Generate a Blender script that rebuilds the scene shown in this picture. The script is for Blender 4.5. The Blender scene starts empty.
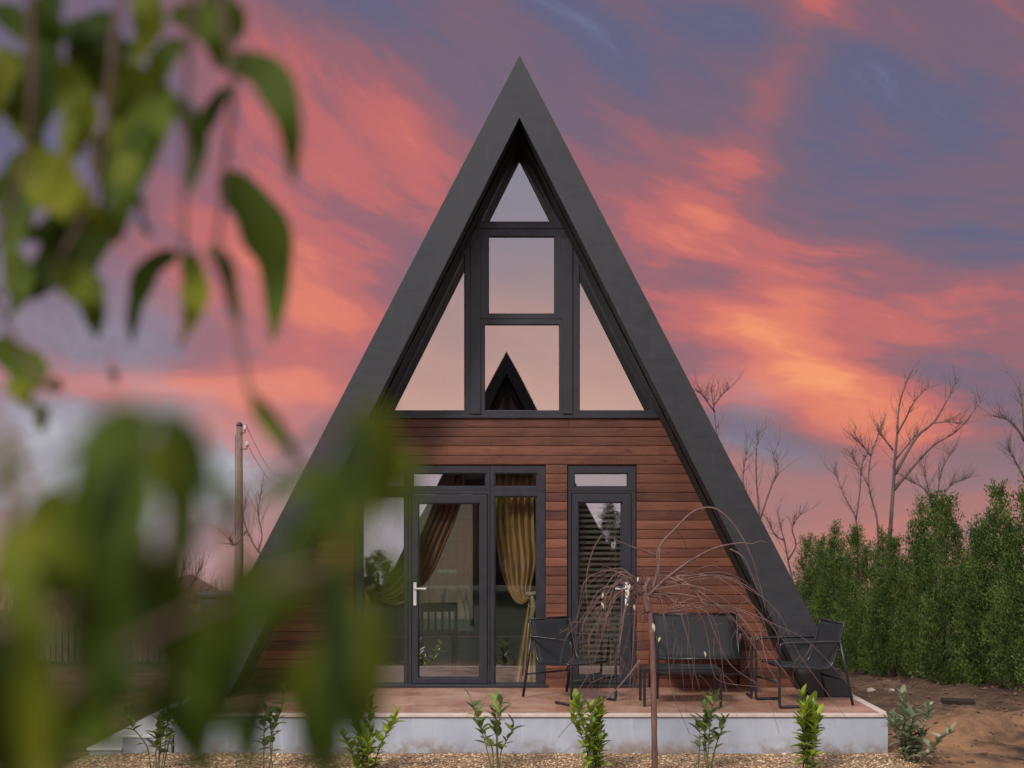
import bpy, bmesh, math, random
from mathutils import Vector, Matrix

R = math.radians
scene = bpy.context.scene
COL = scene.collection
random.seed(7)

# ------------------------------------------------------------------ camera, sky, sun, exposure
CY, CZ, F, CX0, HY = -13.0, 2.12, 1250.0, 519.5, 520.0
cam_d = bpy.data.cameras.new('camera')
cam = bpy.data.objects.new('camera', cam_d)
COL.objects.link(cam)
cam.location = (0, CY, CZ)
cam.rotation_euler = (R(90), 0, 0)
cam_d.sensor_width = 36.0
cam_d.lens = F / 1024 * 36.0
cam_d.shift_x = (512 - CX0) / 1024
cam_d.shift_y = (HY - 384) / 1024
cam_d.clip_start = 0.02
cam_d.clip_end = 3000
cam_d.dof.use_dof = True
cam_d.dof.focus_distance = 12.6
cam_d.dof.aperture_fstop = 2.6
scene.camera = cam


def W(px, py, D):
    """a point D metres in front of the camera position"""
    return Vector(((px - CX0) * D / F, CY + D, CZ - (py - HY) * D / F))


def s2l(c):
    c = c / 255.0
    return c / 12.92 if c <= 0.04045 else ((c + 0.055) / 1.055) ** 2.4


def srgb(r, g, b, k=1.0):
    return (s2l(r) * k, s2l(g) * k, s2l(b) * k, 1.0)


SUN_EL, SUN_AZ = 38.0, -32.0      # sun high behind the camera, to its left, behind thin cloud

world = bpy.data.worlds.new('World')
scene.world = world
world.use_nodes = True
wt = world.node_tree
wt.nodes.clear()


class NB:
    """small helper for node trees"""
    def __init__(self, tree):
        self.t = tree

    def n(self, typ, **kw):
        nd = self.t.nodes.new(typ)
        for k, v in kw.items():
            setattr(nd, k, v)
        return nd

    def put(self, sock, v):
        if isinstance(v, bpy.types.NodeSocket):
            self.t.links.new(v, sock)
        else:
            sock.default_value = v

    def m(self, op, a, b=0.0, c=0.0, clamp=False):
        nd = self.n('ShaderNodeMath', operation=op)
        nd.use_clamp = clamp
        for s, v in zip(nd.inputs, (a, b, c)):
            self.put(s, v)
        return nd.outputs[0]

    def xyz(self, x, y, z):
        nd = self.n('ShaderNodeCombineXYZ')
        for s, v in zip(nd.inputs, (x, y, z)):
            self.put(s, v)
        return nd.outputs[0]

    def sep(self, v):
        nd = self.n('ShaderNodeSeparateXYZ')
        self.put(nd.inputs[0], v)
        return nd.outputs

    def noise(self, vec, scale=5.0, detail=4.0, rough=0.5, dist=0.0):
        nd = self.n('ShaderNodeTexNoise')
        self.put(nd.inputs['Vector'], vec)
        nd.inputs['Scale'].default_value = scale
        nd.inputs['Detail'].default_value = detail
        nd.inputs['Roughness'].default_value = rough
        nd.inputs['Distortion'].default_value = dist
        return nd.outputs['Fac']

    def ramp(self, fac, stops, interp='LINEAR'):
        nd = self.n('ShaderNodeValToRGB')
        self.put(nd.inputs[0], fac)
        cr = nd.color_ramp
        cr.interpolation = interp
        while len(cr.elements) < len(stops):
            cr.elements.new(0.5)
        for e, (p, c) in zip(cr.elements, stops):
            e.position = p
            e.color = c
        return nd.outputs[0]

    def mix(self, fac, a, b, blend='MIX'):
        nd = self.n('ShaderNodeMix', data_type='RGBA', blend_type=blend)
        self.put(nd.inputs[0], fac)
        self.put(nd.inputs[6], a)
        self.put(nd.inputs[7], b)
        return nd.outputs[2]

    def mr(self, v, a, b, c=0.0, d=1.0, smooth=True):
        nd = self.n('ShaderNodeMapRange')
        nd.interpolation_type = 'SMOOTHSTEP' if smooth else 'LINEAR'
        for s, x in zip(nd.inputs, (v, a, b, c, d)):
            self.put(s, x)
        return nd.outputs[0]


def build_sky():
    b = NB(wt)
    g = b.n('ShaderNodeTexCoord').outputs['Generated']
    x, y, z = b.sep(g)
    # slow warp of the cloud field
    wx = b.m('MULTIPLY_ADD', b.noise(b.xyz(b.m('MULTIPLY', x, 1.6), 3.1, b.m('MULTIPLY', z, 3.0)), 2.2, 2.0, 0.45), 0.06, -0.03)
    wz = b.m('MULTIPLY_ADD', b.noise(b.xyz(b.m('MULTIPLY', x, 1.4), 9.7, b.m('MULTIPLY', z, 3.4)), 2.6, 2.0, 0.45), 0.08, -0.04)
    u = b.m('ADD', x, wx)
    v = b.m('ADD', z, wz)
    # streaks: tilted high up, level near the horizon
    tilt = b.m('MULTIPLY', b.m('MULTIPLY', v, 2.0, clamp=True), 0.9)
    q = b.m('ADD', v, b.m('MULTIPLY', u, tilt))
    n1 = b.noise(b.xyz(b.m('MULTIPLY', u, 2.2), 0.0, b.m('MULTIPLY', q, 6.5)), 1.5, 4.0, 0.5, 0.0)
    n2 = b.noise(b.xyz(b.m('MULTIPLY', u, 5.0), 5.0, b.m('MULTIPLY', q, 13.0)), 1.6, 7.0, 0.60, 0.0)
    t = b.m('MULTIPLY_ADD', b.m('SUBTRACT', n1, 0.5), 0.66, 0.385)
    t = b.m('MULTIPLY_ADD', b.m('SUBTRACT', n2, 0.5), 0.64, t)

    def blob(px, py, rx, ry, ang, w, t):
        d = Vector(((px - CX0) / F, 1.0, (HY - py) / F)).normalized()
        ca, sa = math.cos(R(ang)), math.sin(R(ang))
        du = b.m('SUBTRACT', u, d.x)
        dv = b.m('SUBTRACT', v, d.z)
        a = b.m('MULTIPLY', b.m('ADD', b.m('MULTIPLY', du, ca), b.m('MULTIPLY', dv, sa)), F / rx)
        c = b.m('MULTIPLY', b.m('ADD', b.m('MULTIPLY', du, -sa), b.m('MULTIPLY', dv, ca)), F / ry)
        e = b.m('EXPONENT', b.m('MULTIPLY', b.m('ADD', b.m('MULTIPLY', a, a), b.m('MULTIPLY', c, c)), -1.0))
        return b.m('MULTIPLY_ADD', e, w, t) if t is not None else b.m('MULTIPLY', e, w)

    n3 = b.noise(b.xyz(b.m('MULTIPLY', u, 9.0), 8.0, b.m('MULTIPLY', q, 46.0)), 1.6, 4.0, 0.6, 0.0)
    t = b.m('MULTIPLY_ADD', b.m('SUBTRACT', n3, 0.5), 0.13, t)
    for args in SKY_BLOBS:
        t = blob(*args, t)
    front = b.ramp(t, [
        (0.00, srgb(112, 118, 148)),
        (0.16, srgb(98, 95, 122)),
        (0.34, srgb(118, 95, 112)),
        (0.48, srgb(148, 95, 104)),
        (0.60, srgb(188, 101, 98)),
        (0.75, srgb(220, 120, 97)),
        (0.89, srgb(240, 148, 100)),
        (1.00, srgb(248, 178, 126)),
    ], 'EASE')
    front = b.mix(b.m('MULTIPLY', b.mr(z, 0.10, -0.06), 0.62), front, srgb(198, 142, 132))
    pale = None
    for args in PALE_BLOBS:
        pale = blob(*args, pale)
    pale = b.m('MULTIPLY', pale, b.mr(n2, 0.62, 0.36, 0.25, 1.0))
    pale = b.m('MINIMUM', pale, 0.9)
    front = b.mix(pale, front, srgb(182, 184, 196))
    # the sky behind the camera: paler and brighter, as the panes reflect it
    zz = b.m('ADD', z, b.m('ADD', b.m('MULTIPLY_ADD', n1, 0.12, -0.06), b.m('MULTIPLY_ADD', n2, 0.10, -0.05)))
    back = b.ramp(b.m('MULTIPLY', zz, 1.6), [
        (0.00, srgb(222, 208, 222)),
        (0.05, srgb(224, 196, 204)),
        (0.10, srgb(230, 184, 168)),
        (0.18, srgb(212, 164, 154)),
        (0.28, srgb(176, 148, 152)),
        (0.42, srgb(150, 145, 160)),
        (0.70, srgb(206, 208, 220)),
        (1.00, srgb(224, 228, 240)),
    ])
    back = b.mix(1.0, back, (BACK_K, BACK_K, BACK_K, 1), 'MULTIPLY')
    fac = b.mr(y, -0.25, 0.10)
    sky = b.mix(fac, back, front)
    # high overhead the cloud deck is a plain soft grey violet
    sky = b.mix(b.mr(z, 0.55, 0.85), sky, (0.86, 0.88, 0.96, 1))
    # below the horizon
    sky = b.mix(b.mr(z, -0.16, -0.10), srgb(70, 60, 56), sky)
    bg = b.n('ShaderNodeBackground')
    b.put(bg.inputs[0], sky)
    bg.inputs[1].default_value = 1.0
    ns = b.n('ShaderNodeTexSky', sky_type='NISHITA')
    ns.sun_disc = False
    ns.sun_elevation = R(SUN_EL)
    ns.sun_rotation = R(180 + SUN_AZ)
    bg2 = b.n('ShaderNodeBackground')
    b.put(bg2.inputs[0], ns.outputs[0])
    bg2.inputs[1].default_value = 0.006
    add = b.n('ShaderNodeAddShader')
    wt.links.new(bg.outputs[0], add.inputs[0])
    wt.links.new(bg2.outputs[0], add.inputs[1])
    out = b.n('ShaderNodeOutputWorld')
    wt.links.new(add.outputs[0], out.inputs[0])


BACK_K = 1.55
# px, py, rx, ry, angle (up to the right), weight
SKY_BLOBS = [
    (300, 200, 130, 190, -35, 0.16),
    (430, 150, 120, 60, -35, 0.08),
    (310, 310, 120, 60, -20, 0.24),
    (430, 10, 200, 55, -8, -0.18),
    (620, 50, 160, 90, -15, -0.10),
    (60, 120, 170, 120, -20, -0.16),
    (120, 250, 90, 60, 0, 0.08),
    (780, 60, 110, 34, 66, 0.17),
    (725, 150, 110, 40, 58, 0.12),
    (960, 160, 170, 100, -18, -0.14),
    (710, 285, 50, 32, -20, -0.22),
    (640, 200, 110, 60, -40, 0.10),
    (800, 260, 240, 44, -14, 0.16),
    (1000, 270, 80, 36, 0, -0.14),
    (790, 365, 120, 42, -28, 0.38),
    (930, 420, 150, 34, -14, 0.22),
    (1010, 455, 80, 50, -10, -0.16),
    (770, 440, 70, 22, -10, -0.26),
    (740, 520, 260, 60, 0, 0.16),
    (640, 330, 70, 60, -40, 0.12),
    (190, 398, 170, 22, -8, 0.36),
    (960, 340, 120, 26, -10, 0.10),
    (250, 440, 70, 14, -10, 0.22),
]
PALE_BLOBS = [
    (80, 485, 220, 70, 0, 1.3),
    (250, 474, 80, 24, -12, 0.9),
    (60, 330, 120, 50, 0, 0.35),
    (745, 400, 36, 20, -20, 0.30),
    (760, 455, 60, 16, -8, 0.25),
]
build_sky()

sun_d = bpy.data.lights.new('sun', 'SUN')
sun_d.energy = 2.7
sun_d.angle = R(12)
sun_d.color = (1.0, 0.96, 0.92)
sun = bpy.data.objects.new('sun', sun_d)
COL.objects.link(sun)
sd = Vector((math.sin(R(SUN_AZ)) * math.cos(R(SUN_EL)), -math.cos(R(SUN_AZ)) * math.cos(R(SUN_EL)), math.sin(R(SUN_EL))))
sun.rotation_euler = sd.to_track_quat('Z', 'Y').to_euler()
sun.location = (-8, -20, 14)

vs = scene.view_settings
vs.view_transform = 'Standard'
vs.look = 'None'
vs.exposure = 0.0
vs.gamma = 1.0
scene.render.engine = 'CYCLES'
scene.cycles.max_bounces = 8
scene.cycles.transparent_max_bounces = 16
scene.cycles.use_denoising = True


# ------------------------------------------------------------------ helpers
def tag(o, label=None, cat=None, group=None, kind=None):
    if label:
        o['label'] = label
    if cat:
        o['category'] = cat
    if group:
        o['group'] = group
    if kind:
        o['kind'] = kind
    return o


def thing(name, label, cat, loc=(0, 0, 0), rz=0.0, group=None):
    o = bpy.data.objects.new(name, None)
    o.empty_display_size = 0.1
    COL.objects.link(o)
    o.location = loc
    o.rotation_euler = (0, 0, rz)
    return tag(o, label, cat, group)


def copy_tree(o, parent=None):
    c = o.copy()
    COL.objects.link(c)
    if parent:
        c.parent = parent
    for ch in list(o.children):
        copy_tree(ch, c)
    return c


class MB:
    def __init__(self):
        self.v, self.f, self.s = [], [], []

    def add(self, verts, faces, smooth=False):
        k = len(self.v)
        self.v += [tuple(p) for p in verts]
        self.f += [tuple(i + k for i in f) for f in faces]
        self.s += [smooth] * len(faces)

    def box(self, x0, x1, y0, y1, z0, z1):
        v = [(x, y, z) for z in (z0, z1) for y in (y0, y1) for x in (x0, x1)]
        self.add(v, [(0, 2, 3, 1), (4, 5, 7, 6), (0, 1, 5, 4), (2, 6, 7, 3), (0, 4, 6, 2), (1, 3, 7, 5)])

    def ring(self, outer, inner, y0, y1, axis='y'):
        """frame between two polygons (x,z) extruded from y0 to y1"""
        n = len(outer)
        v = []
        for y in (y0, y1):
            v += [(p[0], y, p[1]) for p in outer]
            v += [(p[0], y, p[1]) for p in inner]
        f = []
        for i in range(n):
            j = (i + 1) % n
            f.append((i, j, n + j, n + i))
            f.append((2 * n + i, 3 * n + i, 3 * n + j, 2 * n + j))
            f.append((i, 2 * n + i, 2 * n + j, j))
            f.append((n + i, n + j, 3 * n + j, 3 * n + i))
        self.add(v, f)

    def rect_ring(self, x0, x1, z0, z1, i0, i1, k0, k1, y0, y1):
        self.ring([(x0, z0), (x1, z0), (x1, z1), (x0, z1)], [(i0, k0), (i1, k0), (i1, k1), (i0, k1)], y0, y1)

    def prism(self, poly, y0, y1):
        n = len(poly)
        v = [(p[0], y0, p[1]) for p in poly] + [(p[0], y1, p[1]) for p in poly]
        f = [tuple(range(n)), tuple(range(2 * n - 1, n - 1, -1))]
        for i in range(n):
            j = (i + 1) % n
            f.append((i, n + i, n + j, j))
        self.add(v, f)

    def tube(self, pts, rad, seg=6, cap=True):
        pts = [Vector(p) for p in pts]
        n = len(pts)
        if not isinstance(rad, (list, tuple)):
            rad = [rad] * n
        v = []
        t0 = (pts[1] - pts[0]).normalized()
        ref = Vector((0, 0, 1)) if abs(t0.z) < 0.9 else Vector((1, 0, 0))
        nrm = t0.cross(ref).normalized()
        for i in range(n):
            t = (pts[min(i + 1, n - 1)] - pts[max(i - 1, 0)])
            t = t.normalized() if t.length > 1e-9 else t0
            nrm = (nrm - t * nrm.dot(t))
            nrm = nrm.normalized() if nrm.length > 1e-6 else t.orthogonal().normalized()
            bn = t.cross(nrm)
            for k in range(seg):
                a = 2 * math.pi * k / seg
                v.append(pts[i] + (nrm * math.cos(a) + bn * math.sin(a)) * rad[i])
        f = []
        for i in range(n - 1):
            for k in range(seg):
                k2 = (k + 1) % seg
                f.append((i * seg + k, i * seg + k2, (i + 1) * seg + k2, (i + 1) * seg + k))
        if cap:
            f.append(tuple(range(seg - 1, -1, -1)))
            f.append(tuple(range((n - 1) * seg, n * seg)))
        self.add(v, f, True)

    def lathe(self, prof, c=(0, 0, 0), seg=12):
        v, f = [], []
        for r, z in prof:
            for k in range(seg):
                a = 2 * math.pi * k / seg
                v.append((c[0] + r * math.cos(a), c[1] + r * math.sin(a), c[2] + z))
        for i in range(len(prof) - 1):
            for k in range(seg):
                k2 = (k + 1) % seg
                f.append((i * seg + k, i * seg + k2, (i + 1) * seg + k2, (i + 1) * seg + k))
        f.append(tuple(range(seg - 1, -1, -1)))
        f.append(tuple(range((len(prof) - 1) * seg, len(prof) * seg)))
        self.add(v, f, True)

    def leaf(self, base, tip, width, nrm, droop=0.15, fold=0.25, n=5, peak=0.42):
        """a pointed blade from base to tip; nrm is roughly its upper side"""
        base, tip = Vector(base), Vector(tip)
        ax = tip - base
        L = ax.length
        if L < 1e-6:
            return
        a = ax / L
        nrm = Vector(nrm)
        nrm = nrm - a * nrm.dot(a)
        nrm = nrm.normalized() if nrm.length > 1e-5 else a.orthogonal().normalized()
        sd_ = a.cross(nrm)
        v, f = [base], []
        for i in range(1, n):
            t = i / n
            w = width * 0.5 * (math.sin(math.pi * t ** (0.69 / -math.log(peak) if False else math.log(0.5) / math.log(peak)))) ** 0.8
            c = base + ax * t + nrm * (droop * L * math.sin(math.pi * t))
            v += [c + sd_ * w + nrm * (fold * w), c, c - sd_ * w + nrm * (fold * w)]
        v.append(tip)
        m = len(v) - 1
        f += [(0, 2, 1), (0, 3, 2)]
        for i in range(n - 2):
            o = 1 + 3 * i
            f += [(o, o + 1, o + 4, o + 3), (o + 1, o + 2, o + 5, o + 4)]
        o = 1 + 3 * (n - 2)
        f += [(o, o + 1, m), (o + 1, o + 2, m)]
        self.add(v, f, True)

    def leaf_path(self, pts, width, nrm, fold=0.3, wave=0.0, peak=0.36):
        """a pointed, bent blade whose midrib follows pts"""
        mid = spline(pts, 6)
        n = len(mid) - 1
        ex = math.log(0.5) / math.log(peak)
        v, f = [mid[0]], []
        for i in range(1, n):
            t = i / n
            a = (mid[i + 1] - mid[i - 1]).normalized()
            nn = Vector(nrm)
            nn = (nn - a * nn.dot(a)).normalized()
            sd_ = a.cross(nn)
            w = width * 0.5 * math.sin(math.pi * t ** ex) ** 0.85
            wl, wr = w * (1 + wave * math.sin(t * 17)), w * (1 + wave * math.cos(t * 14))
            v += [mid[i] + sd_ * wl + nn * (fold * w), mid[i], mid[i] - sd_ * wr + nn * (fold * w)]
        v.append(mid[-1])
        m = len(v) - 1
        f += [(0, 2, 1), (0, 3, 2)]
        for i in range(n - 2):
            o = 1 + 3 * i
            f += [(o, o + 1, o + 4, o + 3), (o + 1, o + 2, o + 5, o + 4)]
        o = 1 + 3 * (n - 2)
        f += [(o, o + 1, m), (o + 1, o + 2, m)]
        self.add(v, f, True)

    def mesh(self, name, mat):
        me = bpy.data.meshes.new(name)
        me.from_pydata(self.v, [], self.f)
        me.polygons.foreach_set('use_smooth', self.s)
        if mat:
            me.materials.append(mat)
        me.update()
        if name.startswith('pane'):
            bm = bmesh.new()
            bm.from_mesh(me)
            bmesh.ops.recalc_face_normals(bm, faces=bm.faces)
            bm.to_mesh(me)
            bm.free()
        return me

    def build(self, name, mat, parent=None, bevel=0.0):
        o = bpy.data.objects.new(name, self.mesh(name, mat))
        COL.objects.link(o)
        if parent:
            o.parent = parent
        if bevel:
            md = o.modifiers.new('bevel', 'BEVEL')
            md.width = bevel
            md.segments = 2
            md.limit_method = 'ANGLE'
        return o


def spline(pts, n=6):
    pts = [Vector(p) for p in pts]
    if len(pts) < 3:
        return pts
    e = [pts[0] * 2 - pts[1]] + pts + [pts[-1] * 2 - pts[-2]]
    out = []
    for i in range(1, len(e) - 2):
        p0, p1, p2, p3 = e[i - 1:i + 3]
        for k in range(n):
            t = k / n
            out.append(0.5 * ((2 * p1) + (p2 - p0) * t + (2 * p0 - 5 * p1 + 4 * p2 - p3) * t * t + (3 * p1 - p0 - 3 * p2 + p3) * t ** 3))
    out.append(pts[-1])
    return out


def taper(a, b, n, p=1.0):
    return [a + (b - a) * (i / (n - 1)) ** p for i in range(n)]


# ------------------------------------------------------------------ materials
def mat(name, fn):
    m = bpy.data.materials.new(name)
    m.use_nodes = True
    t = m.node_tree
    b = NB(t)
    p = t.nodes['Principled BSDF']
    fn(b, p)
    return m


def bump(b, p, h, strength=0.3, dist=0.01):
    nd = b.n('ShaderNodeBump')
    nd.inputs['Strength'].default_value = strength
    nd.inputs['Distance'].default_value = dist
    b.put(nd.inputs['Height'], h)
    b.put(p.inputs['Normal'], nd.outputs[0])


def objco(b):
    return b.n('ShaderNodeTexCoord').outputs['Object']


def scaled(b, vec, s):
    nd = b.n('ShaderNodeVectorMath', operation='MULTIPLY')
    b.put(nd.inputs[0], vec)
    nd.inputs[1].default_value = s
    return nd.outputs[0]


def plain(c, rough=0.5, var=0.18, scale=6.0, metal=0.0, bmp=0.0, spec=0.5):
    def fn(b, p):
        v = objco(b)
        n = b.noise(v, scale, 6, 0.6)
        lo = tuple(x * (1 - var) for x in c[:3]) + (1,)
        hi = tuple(min(1, x * (1 + var)) for x in c[:3]) + (1,)
        b.put(p.inputs['Base Color'], b.ramp(n, [(0.3, lo), (0.7, hi)]))
        b.put(p.inputs['Roughness'], b.mr(b.noise(v, scale * 3, 4, 0.6), 0.3, 0.7, max(0.02, rough - 0.08), min(1, rough + 0.08)))
        p.inputs['Metallic'].default_value = metal
        p.inputs['Specular IOR Level'].default_value = spec
        if bmp:
            bump(b, p, b.noise(v, scale * 8, 6, 0.65), bmp, 0.004)
    return fn


def m_siding(b, p):
    v = objco(b)
    x, y, z = b.sep(v)
    row = b.m('FLOOR', b.m('DIVIDE', b.m('SUBTRACT', z, 0.38), 0.0965))
    wn = b.n('ShaderNodeTexWhiteNoise', noise_dimensions='1D')
    b.put(wn.inputs['W'], row)
    rnd = wn.outputs['Value']
    g = b.noise(b.xyz(b.m('MULTIPLY_ADD', rnd, 30.0, b.m('MULTIPLY', x, 1.3)), y, b.m('MULTIPLY', z, 26.0)), 2.0, 8, 0.62, 1.2)
    blot = b.noise(scaled(b, v, (0.9, 1, 1.6)), 2.1, 5, 0.6)
    knot = b.noise(b.xyz(b.m('MULTIPLY_ADD', rnd, 9.0, b.m('MULTIPLY', x, 2.0)), y, b.m('MULTIPLY', z, 7.0)), 2.6, 2, 0.5)
    t = b.m('ADD', b.m('MULTIPLY', g, 0.55), b.m('ADD', b.m('MULTIPLY', rnd, 0.26), b.m('MULTIPLY', blot, 0.46)))
    col = b.ramp(t, [(0.32, (0.024, 0.0095, 0.0070, 1)), (0.50, (0.083, 0.029, 0.0178, 1)), (0.68, (0.155, 0.0555, 0.0305, 1)), (0.92, (0.27, 0.104, 0.057, 1))])
    fine = b.noise(b.xyz(b.m('MULTIPLY_ADD', rnd, 17.0, b.m('MULTIPLY', x, 2.2)), y, b.m('MULTIPLY', z, 90.0)), 2.2, 5, 0.65, 0.6)
    col = b.mix(b.mr(fine, 0.50, 0.72, 0.0, 0.55), col, (0.035, 0.013, 0.010, 1))
    col = b.mix(b.mr(knot, 0.66, 0.74, 0.0, 0.6), col, (0.025, 0.010, 0.007, 1))
    b.put(p.inputs['Base Color'], col)
    b.put(p.inputs['Roughness'], b.mr(g, 0.2, 0.8, 0.62, 0.48))
    p.inputs['Specular IOR Level'].default_value = 0.35
    bump(b, p, g, 0.35, 0.005)


def m_tile(b, p):
    v = objco(b)
    bt = b.n('ShaderNodeTexBrick')
    b.put(bt.inputs['Vector'], v)
    bt.offset = 0.0
    bt.inputs['Scale'].default_value = 1.0
    bt.inputs['Brick Width'].default_value = 0.33
    bt.inputs['Row Height'].default_value = 0.33
    bt.inputs['Mortar Size'].default_value = 0.006
    bt.inputs['Color1'].default_value = (0.34, 0.155, 0.095, 1)
    bt.inputs['Color2'].default_value = (0.44, 0.225, 0.150, 1)
    bt.inputs['Mortar'].default_value = (0.30, 0.22, 0.17, 1)
    n = b.noise(v, 3.0, 7, 0.62)
    n2 = b.noise(scaled(b, v, (1, 4, 1)), 6.0, 5, 0.6)
    c = b.mix(b.mr(n, 0.42, 0.68, 0.0, 0.55), bt.outputs['Color'], (0.45, 0.30, 0.22, 1))
    c = b.mix(b.mr(n2, 0.55, 0.75, 0.0, 0.5), c, (0.16, 0.07, 0.045, 1))
    b.put(p.inputs['Base Color'], c)
    b.put(p.inputs['Roughness'], b.mr(n, 0.3, 0.7, 0.22, 0.5))
    bump(b, p, bt.outputs['Fac'], -0.3, 0.004)


def m_render(b, p):
    v = objco(b)
    n = b.noise(scaled(b, v, (1.0, 1, 0.6)), 2.4, 7, 0.62)
    st = b.noise(scaled(b, v, (7.0, 1, 0.5)), 2.0, 5, 0.6)
    z = b.sep(v)[2]
    c = b.ramp(n, [(0.3, (0.31, 0.335, 0.385, 1)), (0.55, (0.40, 0.425, 0.48, 1)), (0.75, (0.47, 0.49, 0.54, 1))])
    c = b.mix(b.mr(st, 0.58, 0.72, 0.0, 0.4), c, (0.60, 0.60, 0.62, 1))
    dirt = b.m('MULTIPLY', b.mr(b.noise(v, 7, 5, 0.6), 0.35, 0.65), b.mr(b.m('ADD', z, b.m('MULTIPLY', n, -0.16)), 0.12, -0.04, 0.0, 0.9))
    c = b.mix(dirt, c, (0.24, 0.18, 0.13, 1))
    drip = b.noise(scaled(b, v, (16.0, 1, 0.8)), 1.7, 6, 0.65)
    c = b.mix(b.mr(drip, 0.60, 0.78, 0.0, 0.45), c, (0.22, 0.21, 0.22, 1))
    b.put(p.inputs['Base Color'], c)
    p.inputs['Roughness'].default_value = 0.85
    bump(b, p, b.noise(v, 60, 5, 0.6), 0.3, 0.003)


def m_ground(b, p):
    v = b.n('ShaderNodeNewGeometry').outputs['Position']
    x, y, z = b.sep(v)
    n1 = b.noise(v, 0.7, 8, 0.62)
    n2 = b.noise(v, 4.5, 8, 0.65)
    n3 = b.noise(v, 24.0, 6, 0.65)
    t = b.m('ADD', b.m('MULTIPLY', n1, 0.55), b.m('MULTIPLY', n2, 0.45))
    soil = b.ramp(t, [(0.36, (0.034, 0.019, 0.012, 1)), (0.48, (0.085, 0.050, 0.031, 1)), (0.60, (0.165, 0.095, 0.056, 1)), (0.74, (0.32, 0.20, 0.12, 1))])
    soil = b.mix(b.mr(n3, 0.45, 0.75, 0.0, 0.55), soil, (0.035, 0.020, 0.014, 1))
    # paler, sandier soil next to the terrace
    sand = b.m('MULTIPLY', b.mr(y, 0.8, -1.6), b.mr(b.m('ADD', n1, b.m('MULTIPLY', n2, 0.5)), 0.55, 0.95))
    soil = b.mix(b.m('MULTIPLY', sand, 0.8), soil, (0.36, 0.185, 0.090, 1))
    grass = b.ramp(n2, [(0.3, (0.018, 0.024, 0.010, 1)), (0.7, (0.050, 0.056, 0.024, 1))])
    far = b.mr(b.m('ADD', y, b.m('MULTIPLY', n1, 6.0)), 12.0, 20.0)
    behind = b.mr(b.m('ADD', y, n1), -4.2, -5.6)
    b.put(p.inputs['Base Color'], b.mix(b.m('MAXIMUM', far, behind), soil, grass))
    p.inputs['Roughness'].default_value = 0.95
    p.inputs['Specular IOR Level'].default_value = 0.2
    bump(b, p, b.m('ADD', n2, b.m('MULTIPLY', n3, 0.6)), 0.9, 0.04)


def m_gravel(b, p):
    v = b.n('ShaderNodeNewGeometry').outputs['Position']
    vo = b.n('ShaderNodeTexVoronoi')
    b.put(vo.inputs['Vector'], v)
    vo.inputs['Scale'].default_value = 46.0
    c = b.ramp(b.sep(vo.outputs['Color'])[0], [(0.0, (0.15, 0.085, 0.045, 1)), (0.4, (0.32, 0.19, 0.10, 1)), (0.75, (0.48, 0.30, 0.165, 1)), (1.0, (0.62, 0.44, 0.27, 1))])
    c = b.mix(b.mr(vo.outputs['Distance'], 0.35, 0.75, 0.0, 0.85), c, (0.06, 0.035, 0.02, 1))
    n = b.noise(v, 2.0, 5, 0.6)
    c = b.mix(b.mr(n, 0.5, 0.7, 0.0, 0.4), c, (0.24, 0.13, 0.075, 1))
    b.put(p.inputs['Base Color'], c)
    p.inputs['Roughness'].default_value = 0.9
    bump(b, p, vo.outputs['Distance'], -1.0, 0.02)


def m_pebble(b, p):
    isl = b.n('ShaderNodeNewGeometry').outputs['Random Per Island']
    b.put(p.inputs['Base Color'], b.ramp(isl, [(0.0, (0.16, 0.09, 0.045, 1)), (0.35, (0.36, 0.21, 0.11, 1)), (0.7, (0.52, 0.34, 0.19, 1)), (1.0, (0.72, 0.56, 0.38, 1))]))
    p.inputs['Roughness'].default_value = 0.85


def m_leaf(stops, rough=0.45, trans=0.25, spec=0.4, clump=1.2, bright=(0.2, 0.3, 0.05, 1), wi=0.5):
    def fn(b, p):
        geo = b.n('ShaderNodeNewGeometry')
        v = objco(b)
        isl = geo.outputs['Random Per Island']
        n = b.noise(v, clump, 3, 0.55)
        t = b.m('ADD', b.m('MULTIPLY', isl, wi), b.m('MULTIPLY', n, 1.0 - wi))
        c = b.ramp(t, stops)
        b.put(p.inputs['Base Color'], c)
        p.inputs['Roughness'].default_value = rough
        p.inputs['Specular IOR Level'].default_value = spec
        tr = b.n('ShaderNodeBsdfTranslucent')
        b.put(tr.inputs[0], b.mix(0.5, c, bright))
        mx = b.n('ShaderNodeMixShader')
        mx.inputs[0].default_value = trans
        out = b.t.nodes['Material Output']
        b.t.links.new(p.outputs[0], mx.inputs[1])
        b.t.links.new(tr.outputs[0], mx.inputs[2])
        b.t.links.new(mx.outputs[0], out.inputs[0])
    return fn


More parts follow.
